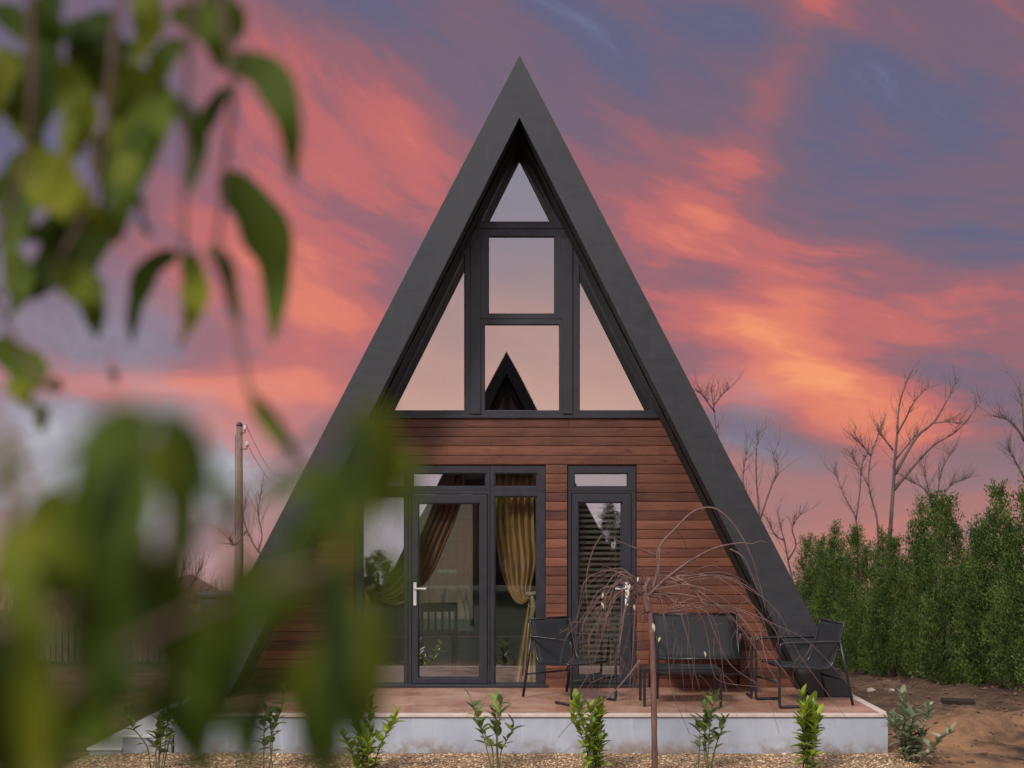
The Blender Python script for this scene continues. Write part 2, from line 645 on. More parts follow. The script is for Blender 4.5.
def m_glass(refl, tint):
    def fn(b, p):
        t = b.t
        gl = b.n('ShaderNodeBsdfGlossy')
        gl.inputs['Color'].default_value = (0.93, 0.95, 0.95, 1)
        gl.inputs['Roughness'].default_value = 0.0
        v = objco(b)
        bp = b.n('ShaderNodeBump')
        bp.inputs['Strength'].default_value = 0.02
        bp.inputs['Distance'].default_value = 0.02
        b.put(bp.inputs['Height'], b.noise(v, 1.3, 1, 0.4))
        b.put(gl.inputs['Normal'], bp.outputs[0])
        tr = b.n('ShaderNodeBsdfTransparent')
        tr.inputs['Color'].default_value = tint
        mx = b.n('ShaderNodeMixShader')
        fr = b.n('ShaderNodeFresnel')
        fr.inputs[0].default_value = 1.5
        f = b.m('MULTIPLY_ADD', fr.outputs[0], 1.0 - refl, refl, clamp=True)
        back = b.n('ShaderNodeNewGeometry').outputs['Backfacing']
        b.put(mx.inputs[0], b.m('MULTIPLY', f, b.m('SUBTRACT', 1.0, back)))
        t.links.new(tr.outputs[0], mx.inputs[1])
        t.links.new(gl.outputs[0], mx.inputs[2])
        t.links.new(mx.outputs[0], t.nodes['Material Output'].inputs[0])
    return fn


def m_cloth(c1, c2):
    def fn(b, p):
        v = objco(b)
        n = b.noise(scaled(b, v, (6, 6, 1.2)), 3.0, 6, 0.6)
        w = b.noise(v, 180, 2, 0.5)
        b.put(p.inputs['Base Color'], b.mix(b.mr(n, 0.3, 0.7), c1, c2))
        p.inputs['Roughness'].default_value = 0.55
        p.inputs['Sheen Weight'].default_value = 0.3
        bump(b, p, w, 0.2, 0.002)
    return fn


def m_sheer(b, p):
    t = b.t
    df = b.n('ShaderNodeBsdfDiffuse')
    df.inputs[0].default_value = (0.72, 0.78, 0.62, 1)
    tl = b.n('ShaderNodeBsdfTranslucent')
    tl.inputs[0].default_value = (0.84, 0.92, 0.74, 1)
    mx = b.n('ShaderNodeMixShader')
    mx.inputs[0].default_value = 0.65
    t.links.new(df.outputs[0], mx.inputs[1])
    t.links.new(tl.outputs[0], mx.inputs[2])
    tp = b.n('ShaderNodeBsdfTransparent')
    tp.inputs[0].default_value = (0.66, 0.95, 0.84, 1)  # green tint added so the pink sky behind comes through pale green
    m2 = b.n('ShaderNodeMixShader')
    m2.inputs[0].default_value = 0.66
    t.links.new(mx.outputs[0], m2.inputs[1])
    t.links.new(tp.outputs[0], m2.inputs[2])
    t.links.new(m2.outputs[0], t.nodes['Material Output'].inputs[0])


def m_bark(c1, c2, sc=9.0):
    def fn(b, p):
        v = objco(b)
        n = b.noise(scaled(b, v, (1, 1, 0.35)), sc, 8, 0.65, 0.5)
        b.put(p.inputs['Base Color'], b.ramp(n, [(0.3, c1), (0.7, c2)]))
        p.inputs['Roughness'].default_value = 0.8
        bump(b, p, n, 0.5, 0.01)
    return fn


def m_fascia(b, p):
    v = objco(b)
    n = b.noise(v, 1.1, 7, 0.62)
    n2 = b.noise(scaled(b, v, (1, 1, 3)), 5.0, 6, 0.6)
    c = b.ramp(b.m('ADD', b.m('MULTIPLY', n, 0.6), b.m('MULTIPLY', n2, 0.4)), [(0.32, (0.0165, 0.017, 0.0200, 1)), (0.68, (0.029, 0.0295, 0.0335, 1))])
    z = b.sep(v)[2]
    jt = b.m('PINGPONG', b.m('ADD', z, 0.42), 1.03)
    c = b.mix(b.mr(jt, 0.006, 0.002, 0.0, 0.75, False), c, (0.014, 0.014, 0.015, 1))
    st = b.noise(scaled(b, v, (9, 1, 1.1)), 1.6, 6, 0.65)
    c = b.mix(b.mr(st, 0.54, 0.75, 0.0, 0.35), c, (0.062, 0.062, 0.066, 1))
    b.put(p.inputs['Base Color'], c)
    b.put(p.inputs['Roughness'], b.mr(n2, 0.3, 0.7, 0.42, 0.6))
    bump(b, p, n2, 0.12, 0.006)


M = {k: mat(k, f) for k, f in {
    'siding': m_siding, 'tile': m_tile, 'render': m_render, 'soil': m_ground, 'gravel': m_gravel, 'pebble': m_pebble,
    'fascia': m_fascia,
    'roof_metal': plain((0.050, 0.050, 0.055), 0.45, 0.2, 2.0),
    'soffit': plain((0.018, 0.015, 0.015), 0.8, 0.5, 12.0, bmp=0.5),
    'frame': plain((0.022, 0.023, 0.030), 0.38, 0.12, 4.0),
    'gasket': plain((0.010, 0.010, 0.012), 0.6),
    'pane': m_glass(0.50, (0.80, 0.85, 0.80, 1)),
    'pane_clear': m_glass(0.30, (0.92, 0.95, 0.92, 1)),
    'pane_dim': m_glass(0.06, (0.5, 0.55, 0.5, 1)),
    'white': plain((0.72, 0.71, 0.69), 0.35, 0.06, 8.0),
    'edging': plain((0.56, 0.45, 0.38), 0.6, 0.15, 5.0, bmp=0.2),
    'tube_metal': plain((0.014, 0.014, 0.016), 0.35, 0.2, 6.0),
    'sling': plain((0.013, 0.013, 0.015), 0.75, 0.2, 40.0, bmp=0.4),
    'table_glass': plain((0.020, 0.022, 0.024), 0.12, 0.2),
    'interior': plain((0.20, 0.16, 0.125), 0.7, 0.15, 2.0),
    'floor_in': plain((0.13, 0.09, 0.06), 0.35, 0.25, 3.0),
    'dark_wood': plain((0.028, 0.017, 0.013), 0.4, 0.3, 8.0),
    'blind': plain((0.42, 0.38, 0.35), 0.5, 0.15, 3.0),
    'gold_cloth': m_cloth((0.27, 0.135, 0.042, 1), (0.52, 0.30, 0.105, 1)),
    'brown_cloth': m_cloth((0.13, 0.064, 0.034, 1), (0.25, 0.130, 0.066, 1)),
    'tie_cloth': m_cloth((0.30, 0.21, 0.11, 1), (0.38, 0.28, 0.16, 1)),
    'sheer': m_sheer,
    'thuja': m_leaf([(0.28, (0.011, 0.024, 0.008, 1)), (0.44, (0.040, 0.072, 0.018, 1)), (0.58, (0.096, 0.135, 0.030, 1)), (0.78, (0.18, 0.215, 0.048, 1))], 0.7, 0.12, 0.12, 3.6, (0.10, 0.14, 0.03, 1), 0.28),
    'laurel': m_leaf([(0.2, (0.06, 0.11, 0.018, 1)), (0.45, (0.20, 0.28, 0.030, 1)), (0.65, (0.34, 0.42, 0.04, 1)), (0.85, (0.56, 0.58, 0.07, 1))], 0.35, 0.3, 0.5, 4.0, (0.30, 0.42, 0.06, 1)),
    'dull_leaf': m_leaf([(0.2, (0.050, 0.085, 0.028, 1)), (0.5, (0.13, 0.18, 0.05, 1)), (0.8, (0.34, 0.40, 0.09, 1))], 0.4, 0.25, 0.5, 4.0, (0.20, 0.28, 0.08, 1)),
    'pale_leaf': m_leaf([(0.2, (0.085, 0.115, 0.055, 1)), (0.5, (0.19, 0.22, 0.115, 1)), (0.8, (0.44, 0.45, 0.30, 1))], 0.45, 0.25, 0.4, 5.0, (0.36, 0.38, 0.20, 1)),
    'near_leaf': m_leaf([(0.20, (0.010, 0.018, 0.003, 1)), (0.40, (0.040, 0.064, 0.007, 1)), (0.60, (0.090, 0.122, 0.011, 1)), (0.78, (0.19, 0.20, 0.014, 1)), (0.90, (0.12, 0.055, 0.010, 1))], 0.6, 0.34, 0.12, 5.0, (0.13, 0.20, 0.02, 1)),
    'dry_leaf': m_leaf([(0.2, (0.45, 0.40, 0.30, 1)), (0.5, (0.60, 0.55, 0.46, 1)), (0.8, (0.50, 0.34, 0.06, 1))], 0.6, 0.2, 0.3, 9.0, (0.5, 0.4, 0.2, 1)),
    'litter': m_leaf([(0.2, (0.06, 0.03, 0.015, 1)), (0.5, (0.18, 0.09, 0.04, 1)), (0.8, (0.34, 0.22, 0.10, 1))], 0.8, 0.1, 0.2),
    'green_stem': plain((0.10, 0.11, 0.045), 0.6, 0.3, 20),
    'red_bark': m_bark((0.060, 0.030, 0.024, 1), (0.21, 0.110, 0.085, 1), 14),
    'twig_bark': m_bark((0.055, 0.024, 0.020, 1), (0.24, 0.130, 0.108, 1), 5),
    'grey_bark': m_bark((0.055, 0.034, 0.030, 1), (0.15, 0.100, 0.088, 1), 6),
    'thuja_bark': m_bark((0.05, 0.03, 0.02, 1), (0.13, 0.085, 0.06, 1), 8),
    'pole': m_bark((0.115, 0.066, 0.052, 1), (0.23, 0.145, 0.115, 1), 5),
    'porcelain': plain((0.55, 0.50, 0.46), 0.25),
    'old_wood': m_bark((0.045, 0.033, 0.030, 1), (0.12, 0.085, 0.07, 1), 6),
    'cabinet': plain((0.040, 0.042, 0.046), 0.5, 0.15, 3.0),
    'tan_wall': plain((0.42, 0.29, 0.21), 0.9, 0.12, 1.0),
    'roof_tile': plain((0.16, 0.060, 0.040), 0.8, 0.25, 3.0),
    'stone': plain((0.32, 0.26, 0.21), 0.9, 0.3, 12.0, bmp=0.5),
    'clod': plain((0.115, 0.064, 0.042), 0.95, 0.4, 14.0, bmp=0.8),
}.items()}

# ------------------------------------------------------------------ ground
DECK = 0.38


def smooth(a, b, t):
    t = max(0.0, min(1.0, (t - a) / (b - a)))
    return t * t * (3 - 2 * t)


def hsh(x, y):
    s = math.sin(x * 127.1 + y * 311.7) * 43758.5453
    return s - math.floor(s)


def vnoise(x, y):
    xi, yi = math.floor(x), math.floor(y)
    fx, fy = x - xi, y - yi
    fx, fy = fx * fx * (3 - 2 * fx), fy * fy * (3 - 2 * fy)
    a, b_, c, d = hsh(xi, yi), hsh(xi + 1, yi), hsh(xi, yi + 1), hsh(xi + 1, yi + 1)
    return a + (b_ - a) * fx + (c - a) * fy + (a - b_ - c + d) * fx * fy


def fbm(x, y, o=4):
    s, a, t = 0, 0.5, 0
    for i in range(o):
        s += a * vnoise(x, y)
        t += a
        a *= 0.5
        x, y = x * 2.03 + 7.1, y * 2.03 + 3.7
    return s / t


def gz(x, y):
    z = -0.09 * max(0.0, min(y - 2.0, 10.0)) - 0.078 * max(0.0, y - 12.0)
    z -= 0.055 * max(0.0, -27.5 - y)
    z += 0.02 * (fbm(x * 1.5, y * 1.5) - 0.5)
    right = smooth(3.35, 4.2, x) * smooth(-2.6, -1.4, y) * (1 - smooth(10, 16, y))
    z += right * (0.26 * (fbm(x * 1.7 + 3, y * 1.7) - 0.42) + 0.09 * (fbm(x * 5.5 + 3, y * 5.5) - 0.5))
    z += 0.24 * math.exp(-(((x - 4.35) / 0.55) ** 2 + ((y + 0.75) / 0.42) ** 2)) * (0.6 + 0.8 * fbm(x * 5, y * 5))
    z += 0.16 * math.exp(-(((x - 5.6) / 0.8) ** 2 + ((y + 0.1) / 0.5) ** 2)) * (0.6 + 0.8 * fbm(x * 5, y * 5))
    z += 0.02 * smooth(-3.9, -3.4, x) * (1 - smooth(3.6, 4.2, x)) * smooth(-2.9, -2.2, y) * (1 - smooth(-1.7, -1.2, y))
    left = smooth(-4.2, -5.2, x)
    z += left * 0.12 * (fbm(x * 0.8, y * 0.8) - 0.3)
    return z


def axis(lo, hi, step, far, grow):
    a = [lo + step * i for i in range(int((hi - lo) / step) + 1)]
    s = step
    while a[-1] < far:
        s *= grow
        a.append(a[-1] + s)
    s = step
    pre = []
    x = lo
    while x > -far:
        s *= grow
        x -= s
        pre.append(x)
    return pre[::-1] + a


gx = axis(-6.0, 7.0, 0.09, 700, 1.25)
gy = axis(-4.5, 4.5, 0.09, 900, 1.22)
g = MB()
nx = len(gx)
g.v = [(x, y, gz(x, y)) for y in gy for x in gx]
g.f = [(j * nx + i, j * nx + i + 1, (j + 1) * nx + i + 1, (j + 1) * nx + i) for j in range(len(gy) - 1) for i in range(nx - 1)]
g.s = [True] * len(g.f)
tag(g.build('ground', M['soil']), 'bare brown soil round the house running off to grass', 'ground', kind='structure')

# gravel bed in front of the terrace, with loose pebbles on it
g = MB()
xs = [-3.9 + 0.1 * i for i in range(75)]
ys = [-4.2 + 0.1 * i for i in range(25)]
edge = lambda y: 3.25 + 0.25 * math.sin(y * 5.0) + 0.2 * fbm(y * 3, 1.0)
for j in range(len(ys) - 1):
    for i in range(len(xs) - 1):
        if xs[i] > edge(ys[j]):
            continue
        g.add([(xs[a], ys[c], gz(xs[a], ys[c]) + 0.012) for a, c in ((i, j), (i + 1, j), (i + 1, j + 1), (i, j + 1))], [(0, 1, 2, 3)], True)
tag(g.build('gravel_bed', M['gravel']), 'tan gravel bed along the foot of the terrace', 'gravel', kind='structure')
g = MB()
for i in range(5200):
    x = random.uniform(-3.8, 3.45)
    y = random.uniform(-2.75, -1.86)
    if x > edge(y) + random.uniform(-0.1, 0.15):
        continue
    r = random.uniform(0.006, 0.016) * (1.4 if random.random() < 0.07 else 1)
    c = Vector((x, y, gz(x, y) + 0.012 + r * 0.3))
    o = [Vector((random.uniform(.7, 1.2) * a, random.uniform(.7, 1.2) * b_, random.uniform(.5, .8) * d)) * r for a, b_, d in ((1, 0, 0), (-1, 0, 0), (0, 1, 0), (0, -1, 0), (0, 0, 1), (0, 0, -1))]
    g.add([c + k for k in o], [(0, 2, 4), (2, 1, 4), (1, 3, 4), (3, 0, 4), (2, 0, 5), (1, 2, 5), (3, 1, 5), (0, 3, 5)])
tag(g.build('gravel', M['pebble']), 'loose tan pebbles scattered on the gravel bed', 'gravel', kind='stuff')
# crumbs of soil on the bare ground
g = MB()
for i in range(2600):
    x = random.uniform(3.4, 7.5)
    y = random.uniform(-2.4, 7.0)
    r = random.choice((0.008, 0.010, 0.014, 0.020, 0.030)) * random.uniform(0.6, 1.3)
    c = Vector((x, y, gz(x, y) + r * 0.25))
    o = [Vector((random.uniform(.6, 1.3) * a, random.uniform(.6, 1.3) * b_, random.uniform(.5, .9) * d)) * r for a, b_, d in ((1, 0, 0), (-1, 0, 0), (0, 1, 0), (0, -1, 0), (0, 0, 1), (0, 0, -1))]
    g.add([c + k for k in o], [(0, 2, 4), (2, 1, 4), (1, 3, 4), (3, 0, 4), (2, 0, 5), (1, 2, 5), (3, 1, 5), (0, 3, 5)])
tag(g.build('soil_crumbs', M['clod']), 'crumbs of turned soil between the terrace and the hedge', 'soil', kind='stuff')

g = MB()
for i in range(150):
    x, y = random.uniform(-3.8, 6.5), random.uniform(-2.7, -1.9)
    if x > 3.5:
        y = random.uniform(-2.4, 4.0)
    a = random.uniform(0, 6.283)
    L = random.uniform(0.02, 0.05)
    c = Vector((x, y, gz(x, y) + 0.032))
    g.leaf(c, c + Vector((math.cos(a) * L, math.sin(a) * L, random.uniform(-.005, .012))), L * 0.45, (0, 0, 1), 0.1, 0.3, 4)
tag(g.build('fallen_leaves', M['litter']), 'small dry brown leaves littered on gravel and soil', 'leaves', kind='stuff')

# ------------------------------------------------------------------ terrace
DF = -1.80
ter = thing('terrace', 'raised terracotta tiled terrace with pale grey rendered front and side steps', 'terrace', (0, 0, 0))
m = MB()
m.box(-3.10, 3.31, DF + 0.02, 7.0, -0.9, DECK - 0.030)
m.build('base', M['render'], ter, 0.006)
m = MB()
m.box(-3.04, 3.25, DF + 0.075, 6.9, DECK - 0.028, DECK)
m.build('tiled_floor', M['tile'], ter)
m = MB()
m.box(-3.12, 3.33, DF, DF + 0.073, DECK - 0.028, DECK + 0.002)
m.box(-3.12, -3.042, DF + 0.075, 6.9, DECK - 0.028, DECK + 0.002)
m.box(3.252, 3.33, DF + 0.075, 6.9, DECK - 0.028, DECK + 0.002)
m.build('edging', M['edging'], ter, 0.005)
for x0, x1, z in ((-3.56, -3.122, 0.19), (-3.86, -3.562, 0.075)):
    m = MB()
    m.box(x0, x1, DF + 0.01, 1.4, -0.2, z - 0.025)
    st = m.build('step', M['render'], ter, 0.006)
    m = MB()
    m.box(x0 - 0.02, x1 - 0.002, DF, 1.4, z - 0.023, z)
    m.build('tread', M['white'], st, 0.005)

# ------------------------------------------------------------------ the house
DW = 13.0
PXM = F / DW


def wx(px):
    return (px - CX0) / PXM


def wz(py):
    return CZ - (py - HY) / PXM


OA, OS, IA, IS = 6.68, 0.5205, 6.09, 0.5030     # outer and inner roof line: apex height and half width per metre down
YF, YB = -0.74, 5.6
hin = lambda z: (IA - z) * IS
hout = lambda z: (OA - z) * OS


def a_frame(parent, roof_m, fas_m, sof_m, yf, yb, lip=True):
    zb = DECK + 0.004
    for s in (-1, 1):
        m = MB()
        m.prism([(s * 0.0, OA - 0.012), (s * (hout(zb) - 0.012), zb), (s * hin(zb), zb), (s * 0.0, IA)], yf + 0.032, yb)
        m.build('roof', roof_m, parent)
    m = MB()
    m.prism([(-hout(zb), zb), (-hin(zb) + 0.012, zb), (0, IA - 0.024), (hin(zb) - 0.012, zb), (hout(zb), zb), (0, OA)], yf, yf + 0.03)
    m.build('fascia', fas_m, parent, 0.004)
    m = MB()
    for s in (-1, 1):
        # soffit lining, two slightly uneven strips
        for k, (ya, yb_) in enumerate(((yf + 0.034, yf + 0.30), (yf + 0.303, -0.03))):
            o = 0.008 + 0.012 * k
            pts = []
            n = 40
            ztop = IA - 0.06
            for i in range(n + 1):
                z = zb + (ztop - zb) * i / n
                w = 0.006 * (hsh(i, k + s) - 0.5)
                pts.append((z, w))
            for i in range(n):
                (za, wa), (zc, wc) = pts[i], pts[i + 1]
                v = [(s * (hin(za) - o + wa), ya, za), (s * (hin(za) - o + wa), yb_, za), (s * (hin(zc) - o + wc), yb_, zc), (s * (hin(zc) - o + wc), ya, zc)]
                m.add(v, [(0, 1, 2, 3)])
    m.build('soffit', sof_m, parent)


house = thing('a_frame_house', 'tall dark grey A-frame cabin with red brown timber front on a terrace', 'house', (0, 0, 0))
a_frame(house, M['roof_metal'], M['fascia'], M['soffit'], YF, YB)

# timber front
ZT = wz(418)
OPEN = [(wx(354), wx(545.5), wz(465.5)), (wx(567), wx(636.5), wz(465.5))]
m = MB()
ph = 0.0965
prof = [(0.0, 0.004), (0.018, -0.009), (0.05, -0.0135), (0.30, -0.0150), (0.70, -0.0150), (0.95, -0.0135), (0.982, -0.009), (1.0, 0.004)]
k = 0
z = DECK
while z < ZT - 0.001:
    z1 = min(z + ph, ZT)
    zm = (z + z1) / 2
    segs = [(-hin(z) - 0.06, hin(z) + 0.06)]
    for x0, x1, zt in OPEN:
        if z < zt - 0.03:
            ns = []
            for a, c in segs:
                if a < x0 < c:
                    ns += [(a, x0), (x1, c)]
                else:
                    ns.append((a, c))
            segs = ns
    for a, c in segs:
        # boards are cut to length; a joint here and there
        cuts = [a]
        if c - a > 2.2:
            cuts.append(a + (c - a) * (0.2 + 0.6 * hsh(k, 5)))
        cuts.append(c)
        for q in range(len(cuts) - 1):
            a2, c2 = cuts[q] + 0.001, cuts[q + 1] - 0.001
            dy = 0.002 * (hsh(k, q) - 0.5)
            n = len(prof)
            v = [(a2, y + dy, z + (z1 - z) * t) for t, y in prof] + [(c2, y + dy, z + (z1 - z) * t) for t, y in prof]
            v += [(a2, 0.03, z), (a2, 0.03, z1), (c2, 0.03, z), (c2, 0.03, z1)]
            f = [(i, n + i, n + i + 1, i + 1) for i in range(n - 1)]
            f += [tuple(range(n)) + (2 * n + 1, 2 * n), tuple(range(2 * n - 1, n - 1, -1)) + (2 * n + 2, 2 * n + 3)]
            m.add(v, f, False)
    k += 1
    z = z1
wall = m.build('timber_wall', M['siding'], house)
md = wall.modifiers.new('split', 'EDGE_SPLIT')
md.split_angle = R(50)
# inner lining behind the boards, with the two openings left free
m = MB()
ZO = OPEN[0][2]
m.prism([(-hin(DECK) + 0.01, DECK), (OPEN[0][0], DECK), (OPEN[0][0], ZO), (-hin(ZO) + 0.01, ZO)], 0.032, 0.12)
m.box(OPEN[0][1], OPEN[1][0], 0.032, 0.12, DECK, ZO)
m.prism([(OPEN[1][1], DECK), (hin(DECK) - 0.01, DECK), (hin(ZO) - 0.01, ZO), (OPEN[1][1], ZO)], 0.032, 0.12)
m.prism([(-hin(ZO), ZO + 0.002), (hin(ZO), ZO + 0.002), (hin(ZT), ZT - 0.002), (-hin(ZT), ZT - 0.002)], 0.032, 0.12)
m.build('inner_wall', M['interior'], house)

def expand(poly, d):
    """move every edge of a polygon outwards by d"""
    n = len(poly)
    c = Vector((sum(p[0] for p in poly) / n, sum(p[1] for p in poly) / n))
    ln = []
    for k in range(n):
        a, b_ = Vector(poly[k]), Vector(poly[(k + 1) % n])
        t = (b_ - a).normalized()
        nn = Vector((t.y, -t.x))
        if nn.dot(a - c) < 0:
            nn = -nn
        ln.append((a + nn * d, t))
    out = []
    for k in range(n):
        (p, t), (q, u_) = ln[k - 1], ln[k]
        den = t.x * u_.y - t.y * u_.x
        w = ((q - p).x * u_.y - (q - p).y * u_.x) / den
        out.append(tuple(p + t * w))
    return out


# gable glazing: five cells
gw = MB()
CXC = 0.021
GA, GS = 6.015, 0.500
GL = lambda z: (GA - z) * GS       # slanted edge of the glass
g0, g1 = -0.004, 0.075
SEAM = 0.003
zA, zB, zC = wz(229), wz(319), ZT + 0.002
cells = []
# top triangle
cells.append(([(-hin(zA) + 0.01, zA + SEAM), (hin(zA) - 0.01, zA + SEAM), (0, IA - 0.02)],
              [(-GL(wz(221)) - 0.0, wz(221)), (GL(wz(221)), wz(221)), (0, GA)]))
cm = 0.455
cells.append(([(CXC - cm, zB + SEAM), (CXC + cm, zB + SEAM), (CXC + cm, zA), (CXC - cm, zA)],
              [(wx(489), wz(313)), (wx(554), wz(313)), (wx(554), wz(237)), (wx(489), wz(237))]))
cells.append(([(CXC - cm, zC), (CXC + cm, zC), (CXC + cm, zB), (CXC - cm, zB)],
              [(wx(485), wz(410)), (wx(559), wz(410)), (wx(559), wz(325)), (wx(485), wz(325))]))
xl, xr = CXC - cm - SEAM, CXC + cm + SEAM
for s in (-1, 1):
    xe = xl if s < 0 else xr
    xg = wx(464) if s < 0 else wx(580)
    zt = IA - abs(xe) / IS - 0.02
    zgt = GA - abs(xg) / GS
    o = [(s * (hin(zC) - 0.01), zC), (xe, zC), (xe, zt)]
    i = [(s * GL(wz(410)), wz(410)), (xg, wz(410)), (xg, zgt)]
    cells.append((o, i))
pan = []
for o, i in cells:
    gw.ring(o, expand(i, 0.006), g0, g1)
    # glazing bead set a little back
    gw.ring(expand(i, 0.0085), i, g0 + 0.022, g1 - 0.02)
    pan.append(expand(i, 0.002))
# raised cover strips on the two mullions
for px0, px1 in ((470.5, 480.5), (562.5, 572.5)):
    gw.box(wx(px0), wx(px1), g0 - 0.020, g0 - 0.001, zC + 0.04, wz(240))
gwin = gw.build('gable_window', M['frame'], house, 0.003)
for p in pan:
    m = MB()
    m.prism(p, 0.030, 0.036)
    m.build('pane', M['pane'], gwin)
m = MB()
m.box(-hin(ZT) + 0.02, hin(ZT) - 0.02, -0.045, -0.006, ZT - 0.004, ZT + 0.022)
m.build('sill', M['frame'], gwin, 0.003)

# ground floor glazing, recessed a little in its opening
r0, r1 = 0.010, 0.085
ZB = DECK + 0.006
zm = wz(491)
m = MB()


def cell(m, x0, x1, z0, z1, i0, i1, k0, k1):
    m.rect_ring(x0, x1, z0, z1, i0, i1, k0, k1, r0, r1)
    m.rect_ring(i0 - 0.003, i1 + 0.003, k0 - 0.003, k1 + 0.003, i0 + 0.012, i1 - 0.012, k0 + 0.012, k1 - 0.012, r0 + 0.022, r1 - 0.02)
    return (i0 - 0.002, i1 + 0.002, k0 - 0.002, k1 + 0.002)


pl = []
cols = [(354, 408, 362, 404.6), (408, 490, 412.5, 486), (490, 545.5, 494.5, 537)]
for c, (a, b_, gi, gj) in enumerate(cols):
    e0 = 0.002 if c else 0.004
    pl.append(cell(m, wx(a) + e0, wx(b_) - 0.002, zm + 0.002, OPEN[0][2] - 0.004, wx(gi), wx(gj), wz(487), wz(473)))
    if c != 1:
        pl.append(cell(m, wx(a) + e0, wx(b_) - 0.002, ZB, zm, wx(gi), wx(gj), wz(684), wz(496)))
# door frame cell without bead
m.rect_ring(wx(408) + 0.002, wx(490) - 0.002, ZB, zm, wx(411.5), wx(487.5), ZB + 0.03, wz(494), r0, r1)
pw = m.build('patio_window', M['frame'], house, 0.003)
for x0, x1, z0, z1 in pl:
    m = MB()
    m.box(x0, x1, 0.043, 0.049, z0, z1)
    m.build('pane', M['pane_clear'], pw)
m = MB()
m.box(wx(352), wx(547), -0.055, 0.008, DECK + 0.001, DECK + 0.035)
m.build('sill', M['frame'], pw, 0.004)


def make_door(name, x0, x1, z0, z1, i0, i1, k0, k1, hx, hz, side, pane):
    m = MB()
    m.rect_ring(x0, x1, z0, z1, i0, i1, k0, k1, r0 - 0.012, r1 - 0.01)
    m.rect_ring(i0 - 0.003, i1 + 0.003, k0 - 0.003, k1 + 0.003, i0 + 0.012, i1 - 0.012, k0 + 0.012, k1 - 0.012, r0 + 0.018, r1 - 0.02)
    d = m.build(name, M['frame'], house, 0.003)
    m = MB()
    m.box(i0 - 0.002, i1 + 0.002, 0.043, 0.049, k0 - 0.002, k1 + 0.002)
    m.build('pane', pane, d)
    m = MB()
    yh = r0 - 0.012
    m.box(hx - 0.016, hx + 0.016, yh - 0.012, yh - 0.0005, hz - 0.15, hz + 0.09)
    m.tube(spline([(hx, yh - 0.011, hz + 0.03), (hx, yh - 0.05, hz + 0.03), (hx + side * 0.03, yh - 0.062, hz + 0.028), (hx + side * 0.12, yh - 0.06, hz + 0.026)], 4), 0.010, 8)
    m.tube([(hx, yh - 0.011, hz - 0.07), (hx, yh - 0.018, hz - 0.07)], 0.009, 8)
    m.build('handle', M['white'], d, 0.003)
    return d


make_door('door', wx(412) , wx(487), ZB + 0.033, wz(494.6), wx(418), wx(480), wz(678), wz(503), wx(415), wz(591), 1, M['pane_clear'])
m = MB()
p1 = cell(m, wx(567) + 0.004, wx(636.5) - 0.004, zm + 0.002, OPEN[1][2] - 0.004, wx(574), wx(628), wz(487), wz(473))
m.rect_ring(wx(567) + 0.004, wx(636.5) - 0.004, ZB, zm, wx(571.5), wx(631.5), ZB + 0.03, wz(493), r0, r1)
sw = m.build('door_frame', M['frame'], house, 0.003)
m = MB()
m.box(p1[0], p1[1], 0.043, 0.049, p1[2], p1[3])
m.build('pane', M['pane_clear'], sw)
m = MB()
m.box(wx(565), wx(638.5), -0.055, 0.008, DECK + 0.001, DECK + 0.035)
m.build('sill', M['frame'], sw, 0.004)
make_door('door', wx(572), wx(631), ZB + 0.033, wz(493.6), wx(578), wx(622), wz(676), wz(502), wx(626.5), wz(591), -1, M['pane_clear'])
# blind behind the narrow door
m = MB()
z = wz(503)
while z > wz(676):
    m.add([(wx(576), 0.115, z), (wx(624), 0.115, z), (wx(624), 0.140, z - 0.030), (wx(576), 0.140, z - 0.030)], [(0, 1, 2, 3)])
    z -= 0.057
for px in (584, 616):
    m.tube([(wx(px), 0.127, wz(500)), (wx(px), 0.127, wz(676))], 0.002, 4)
m.box(wx(576), wx(624), 0.11, 0.145, wz(501), wz(497))
m.build('blind', M['blind'], house)
# inside: floor, loft floor, back wall with a glazed opening
m = MB()
m.box(-hin(DECK) + 0.02, hin(DECK) - 0.02, 0.13, YB - 0.2, DECK + 0.002, DECK + 0.022)
m.build('inner_floor', M['floor_in'], house)
m = MB()
m.box(-hin(2.95) + 0.0, hin(2.95) - 0.0, 0.135, YB - 0.2, 2.80, 2.95)
m.build('loft_floor', M['interior'], house)
bx0, bx1, bz1 = -1.75, -0.62, 2.62
m = MB()
zb = DECK + 0.024
yb0, yb1 = YB - 0.19, YB - 0.05
m.prism([(-hin(zb), zb), (bx0, zb), (bx0, bz1), (-hin(bz1), bz1)], yb0, yb1)
m.prism([(bx1, zb), (hin(zb), zb), (hin(bz1), bz1), (bx1, bz1)], yb0, yb1)
m.prism([(-hin(bz1 + .002), bz1 + .002), (hin(bz1 + .002), bz1 + .002), (0, IA - 0.01)], yb0, yb1)
m.build('back_wall', M['interior'], house)
m = MB()
m.rect_ring(bx0 + .002, bx1 - .002, zb, bz1 - .002, bx0 + .07, bx1 - .07, zb + .08, bz1 - .07, yb0 + .03, yb1 - .01)
bwn = m.build('back_window', M['frame'], house)
m = MB()
m.box(bx0 + .068, bx1 - .068, yb0 + .06, yb0 + .066, zb + .078, bz1 - .068)
m.build('pane', M['pane_clear'], bwn)


